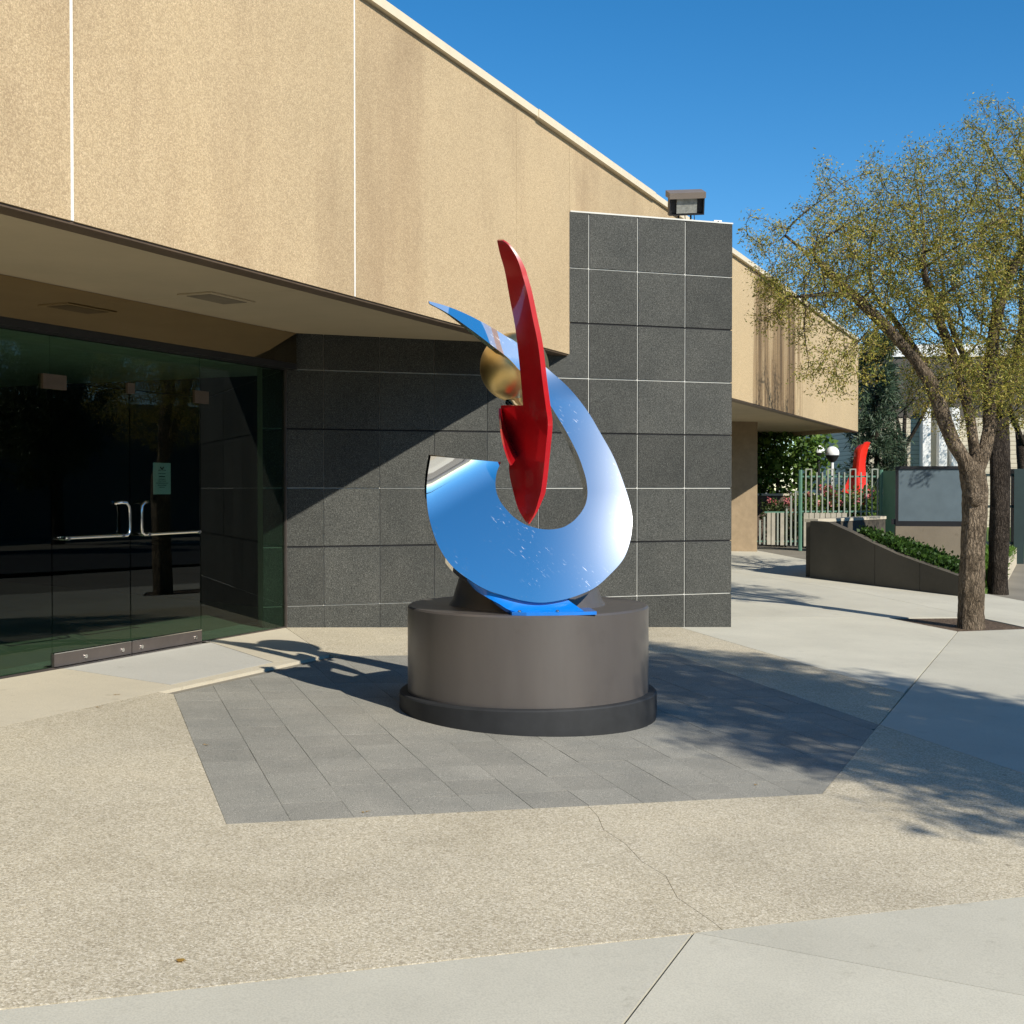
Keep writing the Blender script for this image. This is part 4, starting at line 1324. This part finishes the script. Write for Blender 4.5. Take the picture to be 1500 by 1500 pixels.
for c0, c1 in zip(cuts[:-1], cuts[1:]):
    mb = MB()
    seg = top[c0:c1 + 1]
    for i, (a, b_) in enumerate(zip(seg[:-1], seg[1:])):
        (q, z), (q2_, z2) = a, b_
        g0 = .004 if i == 0 else 0; g2 = .004 if i == len(seg) - 2 else 0
        q = q + dW * g0; q2_ = q2_ - dW * g2
        v = [(q[0], q[1], gz(*q) - .05), (q2_[0], q2_[1], gz(*q2_) - .05), (q2_[0], q2_[1], z2), (q[0], q[1], z)]
        qb, q2b = q + nW * tW, q2_ + nW * tW
        v += [(qb[0], qb[1], gz(*q) - .05), (q2b[0], q2b[1], gz(*q2_) - .05), (q2b[0], q2b[1], z2), (qb[0], qb[1], z)]
        f = [(0, 1, 2, 3), (7, 6, 5, 4), (3, 2, 6, 7), (0, 4, 5, 1)]
        if i == 0: f.append((4, 0, 3, 7))
        if i == len(seg) - 2: f.append((1, 5, 6, 2))
        mb.add(v, f)
    mb.build('wall_section', M['wallcon'], plw)
# level wall running back from the same corner
zA = top[0][1]
r2 = at(1297, 757, 25.2)[:2]
lw = thing('garden_wall', (pA[0], pA[1], gz(*pA)), 'level concrete garden wall coloured as shaded sides and sunlit top, running back from the planter corner', 'wall')
dB_ = (r2 - pA) / np.linalg.norm(r2 - pA)
sA_ = pA + nW * (tW + .004)
MB().obox(sA_ + dB_ * .02, r2, 0, .22, lambda x, y: gz(x, y) - .05, zA - .03).build('wall_body', M['wallcon'], lw)
MB().obox(sA_ + dB_ * .02, r2 + dB_ * .02, -.012, .25, zA - .028, zA + .03).build('coping_stone', M['palecon'], lw)  # pale colour carries the sunlight on the wall's top
# sign board on its low wall
SY = 23.2
s0s, s1s = at(1312, 770, SY), at(1436, 770, SY - .35)
zb_, zt2 = at(1312, 770, SY)[2], at(1312, 683, SY)[2]
sb = thing('sign_wall', (s0s[0], SY, gz(s0s[0], SY)), 'low tan concrete wall carrying the blank sign board', 'wall')
MB().obox(s0s, s1s, 0, .3, lambda x, y: gz(x, y) - .05, zb_ - .01).build('wall_body', concrete('sign_wall_concrete', (.24, .20, .145), .2), sb)
sgn = thing('sign_board', (s0s[0], SY, zb_), 'blank blue-grey sign board in a black frame behind the street tree', 'sign')
MB().obox(s0s, s1s, .04, .20, zb_ - .008, zb_ + .085).build('bottom_frame', M['black'], sgn)
MB().obox(s0s, s1s, .04, .20, zt2 - .05, zt2).build('top_frame', M['black'], sgn)
ds = (s1s - s0s)[:2]; ds /= np.linalg.norm(ds)
for q in (s0s[:2], s1s[:2] - ds * .05):
    MB().obox(q, q + ds * .05, .041, .199, zb_ + .086, zt2 - .051).build('side_frame', M['black'], sgn)
MB().obox(s0s[:2] + ds * .051, s1s[:2] - ds * .051, .065, .17, zb_ + .0855, zt2 - .0505).build('face', M['signglass'], sgn)
MB().obox(s0s[:2] - ds * .07, s0s[:2] - ds * .002, .06, .14, zb_ + .02, zb_ + .12).build('lamp_box', M['black'], sgn)
# planting bed behind the sloping wall
bedp = [top[2][0] + nW * (tW + .01), pB + nW * (tW + .01), at(1422, 800, 22.0)[:2], at(1428, 800, 22.75)[:2], s0s[:2] + np.array([-.1, .1])]
def bed_z(x, y):
    s = (np.array([x, y]) - pA).dot(dW)
    ss = [(t[0] - pA).dot(dW) for t in top]
    return float(np.interp(s, ss, [t[1] for t in top])) - .06 - .24 * max(0, (np.array([x, y]) - pA).dot(nW) - tW - .2)
bed = MB().prism(bedp, lambda x, y: gz(x, y) - .03, bed_z).build('planting_bed', M['soil'])
setp(bed, kind='structure')
gI = np.random.default_rng(8)
ip = []
while len(ip) < 2400:
    s = gI.uniform(.95, 3.15); o_ = gI.uniform(tW + .02, 2.3)
    q = pA + dW * s + nW * o_
    if q[1] > SY - .02 or (q[0] < s0s[0] - .1 and o_ > .9) or q[0] / q[1] > .357: continue
    ip.append((q[0], q[1], bed_z(*q) + gI.uniform(.0, .09)))
ip = np.array(ip)
setp(quads_mesh('ivy_ground_cover', leaf_cards(ip, np.tile([0, 0, 1.0], (len(ip), 1)), 6, .05, .065, .045, 12, -.2), M['ivy'], None), 'dark green ivy filling the bed behind the sloping planter wall', 'ivy', kind='stuff')
# lawn and kerb right of the sign
k0, k1 = gr(1466, 866)[:2], gr(1492, 822)[:2]
kb = setp(MB().obox(k0, k1, 0, .2, lambda x, y: gz(x, y) - .05, lambda x, y: gz(x, y) + .34).build('low_kerb_wall', M['palecon']), 'pale low kerb wall edging the lawn by the dark gate', 'wall')
lawn_poly = [at(1424, 800, 20.6)[:2], k0 + np.array([-.03, 0]), k1 + np.array([-.03, .0]), (11.6, 29.2), (9.4, 29.2), at(1428, 800, 22.8)[:2]]
lawn_z = lambda x, y: gz(x, y) + .03 + .30 * min(1, max(0, (y - 20.8) / 5.0))
setp(MB().prism(lawn_poly, lambda x, y: gz(x, y) - .03, lawn_z).build('lawn', M['lawn']), kind='structure')
gp_ = []
gG = np.random.default_rng(3)
while len(gp_) < 9000:
    x, y = gG.uniform(7.0, 11.5), gG.uniform(20.5, 31)
    inside = True
    pl = [np.array(p, float) for p in lawn_poly]
    c = 0
    for i in range(len(pl)):
        a, b_ = pl[i], pl[(i + 1) % len(pl)]
        if (a[1] > y) != (b_[1] > y) and x < (b_[0] - a[0]) * (y - a[1]) / (b_[1] - a[1]) + a[0]: c ^= 1
    if c: gp_.append((x, y, lawn_z(x, y) - .01))
gp_ = np.array(gp_)
setp(quads_mesh('lawn_grass', leaf_cards(gp_, np.tile([0, 0, 1.6], (len(gp_), 1)), 2, .02, .10, .02, 13, 0), M['grass'], None), 'bright green lawn grass beside the sign wall', 'grass', kind='stuff')
# bright grass far beyond the gate on the right
setp(MB().prism([(11.0, 31.3), (30, 31.3), (45, 70), (8, 70)], lambda x, y: gz(x, y) - .02, lambda x, y: gz(x, y) + .05).build('far_lawn', M['grass']), kind='structure')

# green fence with gate at the end of the passage
FY = 31.6
def fx(x, Y=FY): return at(x, 800, Y)[0]
def fz(y, Y=FY): return at(1200, y, Y)[2]
fen = thing('green_fence', (fx(1172), FY, gz(fx(1172), FY)), 'pale green metal picket fence closing the passage in front of the roses', 'fence')
ztop, zmid, zbot = fz(690), fz(751), fz(800)
for x in (1172, 1290):
    MB().tube([(fx(x), FY, gz(fx(x), FY) - .02), (fx(x), FY, ztop + .03)], .05, 8).build('post', M['fence'], fen, 40)
for k, x in enumerate(np.linspace(1180, 1285, 14)):
    q = fx(x)
    MB().prism([(q - .016, FY - .016), (q + .016, FY - .016), (q + .016, FY + .016), (q - .016, FY + .016)], gz(q, FY) + .12 if k > 6 else zmid - .02, ztop + (.03 if k % 4 in (0, 1) else -.03)).build('picket', M['fence_grey'], fen)
for k in range(0, 14, 4):
    xa, xb = np.linspace(1180, 1285, 14)[k], np.linspace(1180, 1285, 14)[min(k + 1, 13)]
    MB().prism([(fx(xa) - .015, FY - .014), (fx(xb) + .015, FY - .014), (fx(xb) + .015, FY + .014), (fx(xa) - .015, FY + .014)], ztop + .031, ztop + .06).build('top_link', M['fence_grey'], fen)
for (x0, x1, z) in ((1174, 1288, fz(698)), (1174, 1288, zmid + .03), (1096, 1171, fz(793)), (1120, 1171, zmid + .01), (1174, 1260, fz(793))):
    MB().prism([(fx(x0), FY + .018), (fx(x1), FY + .018), (fx(x1), FY + .045), (fx(x0), FY + .045)], z - .02, z + .02).build('rail', M['fence'], fen)
for k, x in enumerate(np.linspace(1113, 1165, 9)):
    q = fx(x)
    hw_ = .045 if k in (2, 3, 5) else .02
    zz = (fz(762), fz(757), zmid, zmid, zmid, zmid, fz(745), fz(726), fz(720))[k]
    MB().prism([(q - hw_, FY - .02), (q + hw_, FY - .02), (q + hw_, FY + .015), (q - hw_, FY + .015)], gz(q, FY) + .10, zz).build('picket', M['board'] if hw_ > .03 else M['fence_grey'], fen)
for k, x in enumerate(np.linspace(1180, 1236, 8)):
    q = fx(x)
    MB().prism([(q - .06, FY - .06), (q + .06, FY - .06), (q + .06, FY - .02), (q - .06, FY - .02)], gz(q, FY) + .10, zmid - .005).build('board', M['board'], fen)
# solid green leaf swung towards the camera at the right post
ga = np.array([fx(1292), FY - .06]); gb2 = at(1332, 750, FY - 1.2)[:2]
gl_o = MB().obox(ga, gb2, 0, .05, gz(*ga) + .1, ztop).build('gate_leaf', M['fence'])
setp(gl_o, 'solid green metal gate leaf beside the blank sign', 'gate')

# dark gate at the far right
dgx0, dgx1 = at(1432, 800, 29.5)[0], at(1545, 800, 29.5)[0]
dg = thing('dark_gate', (dgx0, 29.5, gz(dgx0, 29.5)), 'dark green metal gate beyond the second street tree', 'gate')
zt3, zb3 = at(1480, 690, 29.5)[2], gz(dgx0, 29.5) + .42
for x in (1433, 1490, 1545):
    q = at(x, 800, 29.5)[0]; w_ = .12 if x == 1490 else .07
    MB().prism([(q - w_, 29.4), (q + w_, 29.4), (q + w_, 29.6), (q - w_, 29.6)], gz(q, 29.5) - .03, zt3 + .05).build('post', M['darkfence'], dg)
for z in (zb3, (zb3 + zt3) / 2, zt3 - .12):
    MB().prism([(dgx0, 29.47), (dgx1, 29.47), (dgx1, 29.53), (dgx0, 29.53)], z, z + .06).build('rail', M['darkfence'], dg)
for x in np.linspace(1437, 1540, 16):
    q = at(x, 800, 29.5)[0]
    MB().prism([(q - .014, 29.485), (q + .014, 29.485), (q + .014, 29.515), (q - .014, 29.515)], zb3, zt3 - .1).build('bar', M['darkfence'], dg)

# rose bushes behind the fence
def rose_bush(x, y, Yd, w_, h_, nf, seed, label):
    c = at(x, y, Yd); g0 = gz(c[0], Yd)
    t = thing('rose_bush', (c[0], Yd, g0), label, 'bush', 'rose bushes behind the fence')
    g = np.random.default_rng(seed)
    topz = c[2] - g0
    st = MB(); P = []; Fl = []
    for k in range(14):
        e = np.array([g.normal(0, w_ * .5), g.normal(0, .25), topz * g.uniform(.75, 1.05)])
        st.tube([(g.normal(0, .08), g.normal(0, .05), -.05), e * np.array([.5, .5, .55]), e], [.014, .01, .005], 4)
        for f in np.linspace(.3, 1, 16): P.append(e * np.array([f, f, f]) + g.normal(0, .09, 3) * np.array([1, 1, .7]))
        Fl.append(e + np.array([0, 0, .03]))
    st.build('stem', M['bark_dark'], t, 180, local=True)
    P = np.array(P)
    quads_mesh('foliage', leaf_cards(P, np.tile([0, 0, .6], (len(P), 1)), 8, .06, .09, .08, seed + 1), M['bright' if seed % 2 else 'evergreen'], t)
    for e in Fl[:nf]:
        pts = np.tile(e, (1, 1))
        quads_mesh('bloom', leaf_cards(pts, np.array([[0, 0, .4]]), 22, .075, .075, .028, seed + int(e[0] * 100) % 50 + 2), M['rose'], t)
    return t
rl = ['thin rose bush with few pink blooms beside the pier', 'yellow-green rose bush with pale pink blooms near the green post', 'tall rose bush crowded with pink blooms under the globe lamp',
      'dark rose bush with pale blooms in front of the red garden sculpture', 'leafy rose bush with one bloom beside the green gate leaf']
for i, (x, y, Yd, w_, h_, nf) in enumerate(((1140, 738, 33.2, .5, 1, 5), (1180, 726, 33.4, .45, 1, 6), (1216, 712, 33.6, .5, 1, 9), (1250, 720, 33.3, .5, 1, 8), (1282, 722, 33.3, .35, 1, 2))):
    rose_bush(x, y, Yd, w_, h_, nf, 40 + i * 3 + (i == 2), rl[i])

bw = thing('brown_garden_wall', (4.5, 35.0, gz(4.5, 35)), 'low brown wall behind the roses, under the broadleaf trees', 'wall')
MB().prism([(4.0, 35.0), (8.6, 35.0), (8.6, 35.25), (4.0, 35.25)], lambda x, y: gz(x, y) - .05, gz(6, 35) + 1.25).build('wall_body', plain('brown_stucco', (.10, .075, .055), .9), bw)
MB().prism([(3.97, 34.97), (8.63, 34.97), (8.63, 35.28), (3.97, 35.28)], gz(6, 35) + 1.252, gz(6, 35) + 1.31).build('coping_stone', M['palecon'], bw)
# globe lamps
for i, (x, y, Yd, r_) in enumerate(((1219, 664, 34.6, .19), (1199, 661, 36.0, .17))):
    c = at(x, y, Yd); g0 = gz(c[0], Yd)
    t = thing('globe_lamp', (c[0], Yd, g0), ('white globe lamp on a post above the roses', 'white globe lamp half hidden in the broadleaf tree')[i], 'lamp', 'globe lamps in the garden')
    MB().sphere(c, r_, 24, 16).build('globe', M['globe'], t, 60)
    MB().lathe((c[0], Yd, 0), [(0, c[2] - r_ * 1.25), (.07, c[2] - r_ * 1.25), (.13, c[2] - r_ * .9), (r_ * .95, c[2] - r_ * .35), (r_ * .98, c[2] - r_ * .28), (0, c[2] - r_ * .6)], 20).build('collar', M['black'], t, 40)
    MB().tube([(c[0], Yd, g0 - .03), (c[0], Yd, c[2] - r_ * .9)], .045, 10).build('post', M['white'] if i == 0 else M['black'], t, 60)

# red garden sculpture
RY = 35.5
def rp(x, y): return at(x, y, RY)
c = rp(1258, 770)
rs = thing('garden_sculpture', (c[0], RY, gz(c[0], RY)), 'bright red curved garden sculpture standing behind the roses', 'sculpture')
RL = [(1258, 652), (1252, 660), (1250, 675), (1248, 690), (1246, 705), (1246, 720), (1247, 735), (1249, 752), (1247, 800)]
RR = [(1275, 648), (1271, 660), (1268, 675), (1268, 690), (1270, 705), (1273, 715), (1275, 722), (1262, 755), (1262, 800)]
a_ = catmull(RL, 40); b2 = catmull(RR, 40)
fr2 = np.array([[at(*(a_[i] + (b2[i] - a_[i]) * j / 6), RY - .18 * math.sin(math.pi * j / 6)) for j in range(7)] for i in range(41)])
ro = mesh('body', *solid_sheet(fr2, np.full(41, .09)), M['red2'], rs, 50); fix_normals(ro)
RL2 = [(1246, 690), (1241, 705), (1236, 715), (1233, 720)]; RR2 = [(1248, 692), (1250, 705), (1252, 718), (1254, 726)]
a_ = catmull(RL2, 16); b2 = catmull(RR2, 16)
fr3 = np.array([[at(*(a_[i] + (b2[i] - a_[i]) * j / 4), RY + .05 - .05 * j / 4) for j in range(5)] for i in range(17)])
ro2 = mesh('side_fin', *solid_sheet(fr3, np.full(17, .05)), M['red2'], rs, 50); fix_normals(ro2)
MB().lathe((c[0] - .1, RY, 0), [(0, gz(c[0], RY) - .03), (.3, gz(c[0], RY) - .03), (.3, gz(c[0], RY) + .35), (0, gz(c[0], RY) + .35)], 24).build('base', M['red2'], rs, 40)

# cream brick building in the background
BY = 52.0
bx0, bx1 = at(1255, 700, BY)[0], at(1560, 700, BY)[0]
bb_ = thing('brick_building', (bx0, BY, gz(bx0, BY)), 'cream brick building with white pilasters and shade painted dark on its upper wall, behind the trees', 'building')
zB0 = gz(bx0, BY); zr = at(1300, 505, BY)[2]; zf0 = at(1300, 612, BY)[2]
def bpt(x, dy=0): return at(x, 700, BY)[0]
MB().prism([(bx0, BY), (bx1, BY), (bx1, BY + 10), (bx0, BY + 10)], zB0 - .1, zf0).build('wall', M['brick'], bb_)
MB().prism([(bx0, BY - .0), (bx1, BY - .0), (bx1, BY + 10), (bx0, BY + 10)], zf0 + .002, zr - .5).build('shaded_upper_wall', M['shaded_upper_wall'], bb_)
MB().prism([(bx0 - .1, BY - .1), (bx1, BY - .1), (bx1, BY + 10), (bx0 - .1, BY + 10)], zr - .498, zr).build('parapet', M['white'], bb_)
for x in (1352, 1376, 1394):
    q = bpt(x)
    MB().prism([(q - .16, BY - .45), (q + .16, BY - .45), (q + .16, BY - .002), (q - .16, BY - .002)], zB0 - .1, zf0 + .4).build('pilaster', M['white'], bb_)
for xa, xb in ((1357, 1371), (1381, 1390)):
    MB().prism([(bpt(xa), BY - .06), (bpt(xb), BY - .06), (bpt(xb), BY - .003), (bpt(xa), BY - .003)], zB0 + .2, zf0 - .1).build('panel', M['palecon'], bb_)

# =================================================================== OUT-OF-VIEW SURROUNDINGS (seen in reflections)
ob = thing('office_building', (-8, -34, gz(-8, -34)), 'grey banded office building across the plaza behind the viewer', 'building')
for k in range(4):
    z = k * 2.6
    MB().prism([(-34, -34), (16, -34), (16, -46), (-34, -46)], z - .1 if k == 0 else z, z + 1.2).build('spandrel', M['officewall'], ob)
    MB().prism([(-34, -34.1), (16, -34.1), (16, -45.9), (-34, -45.9)], z + 1.202, z + 2.4).build('window_band', M['officeglass'], ob)
    MB().prism([(-34.1, -33.9), (16.1, -33.9), (16.1, -46.1), (-34.1, -46.1)], z + 2.402, z + 2.598).build('floor_band', M['officeband'], ob)
ob2 = thing('shop_building', (33, 5, gz(33, 5)), 'plain grey low building across the street behind the tree row', 'building')
MB().prism([(33, -40), (45, -40), (45, 70), (33, 70)], -.8, 4.6).build('wall', M['officewall'], ob2)
MB().prism([(32.8, -40.2), (45.2, -40.2), (45.2, 70.2), (32.8, 70.2)], 4.602, 5.0).build('parapet', M['officeband'], ob2)

# =================================================================== LITTER
for i, (x, y, s) in enumerate(((258, 1407, .035), (300, 1092, .03), (536, 1191, .022), (1110, 1151, .03), (795, 1077, .03), (1404, 1232, .025), (140, 1036, .03), (172, 1018, .025), (453, 951, .02))):
    q = gr(x, y)
    lv = leaf_cards(np.array([[0, 0, .006]]), np.array([[.5, .3, 0.]]), 2, s * .8, s * 1.6, .004, 70 + i, 0)
    lv[:, 2] = .004 + np.abs(lv[:, 2]) * .12
    o = quads_mesh('fallen_leaf', lv, M['dry'], None)
    o.location = (q[0], q[1], gz(q[0], q[1]))
    setp(o, 'small dry fallen leaf lying on the paving', 'leaf', 'fallen leaves on the paving')
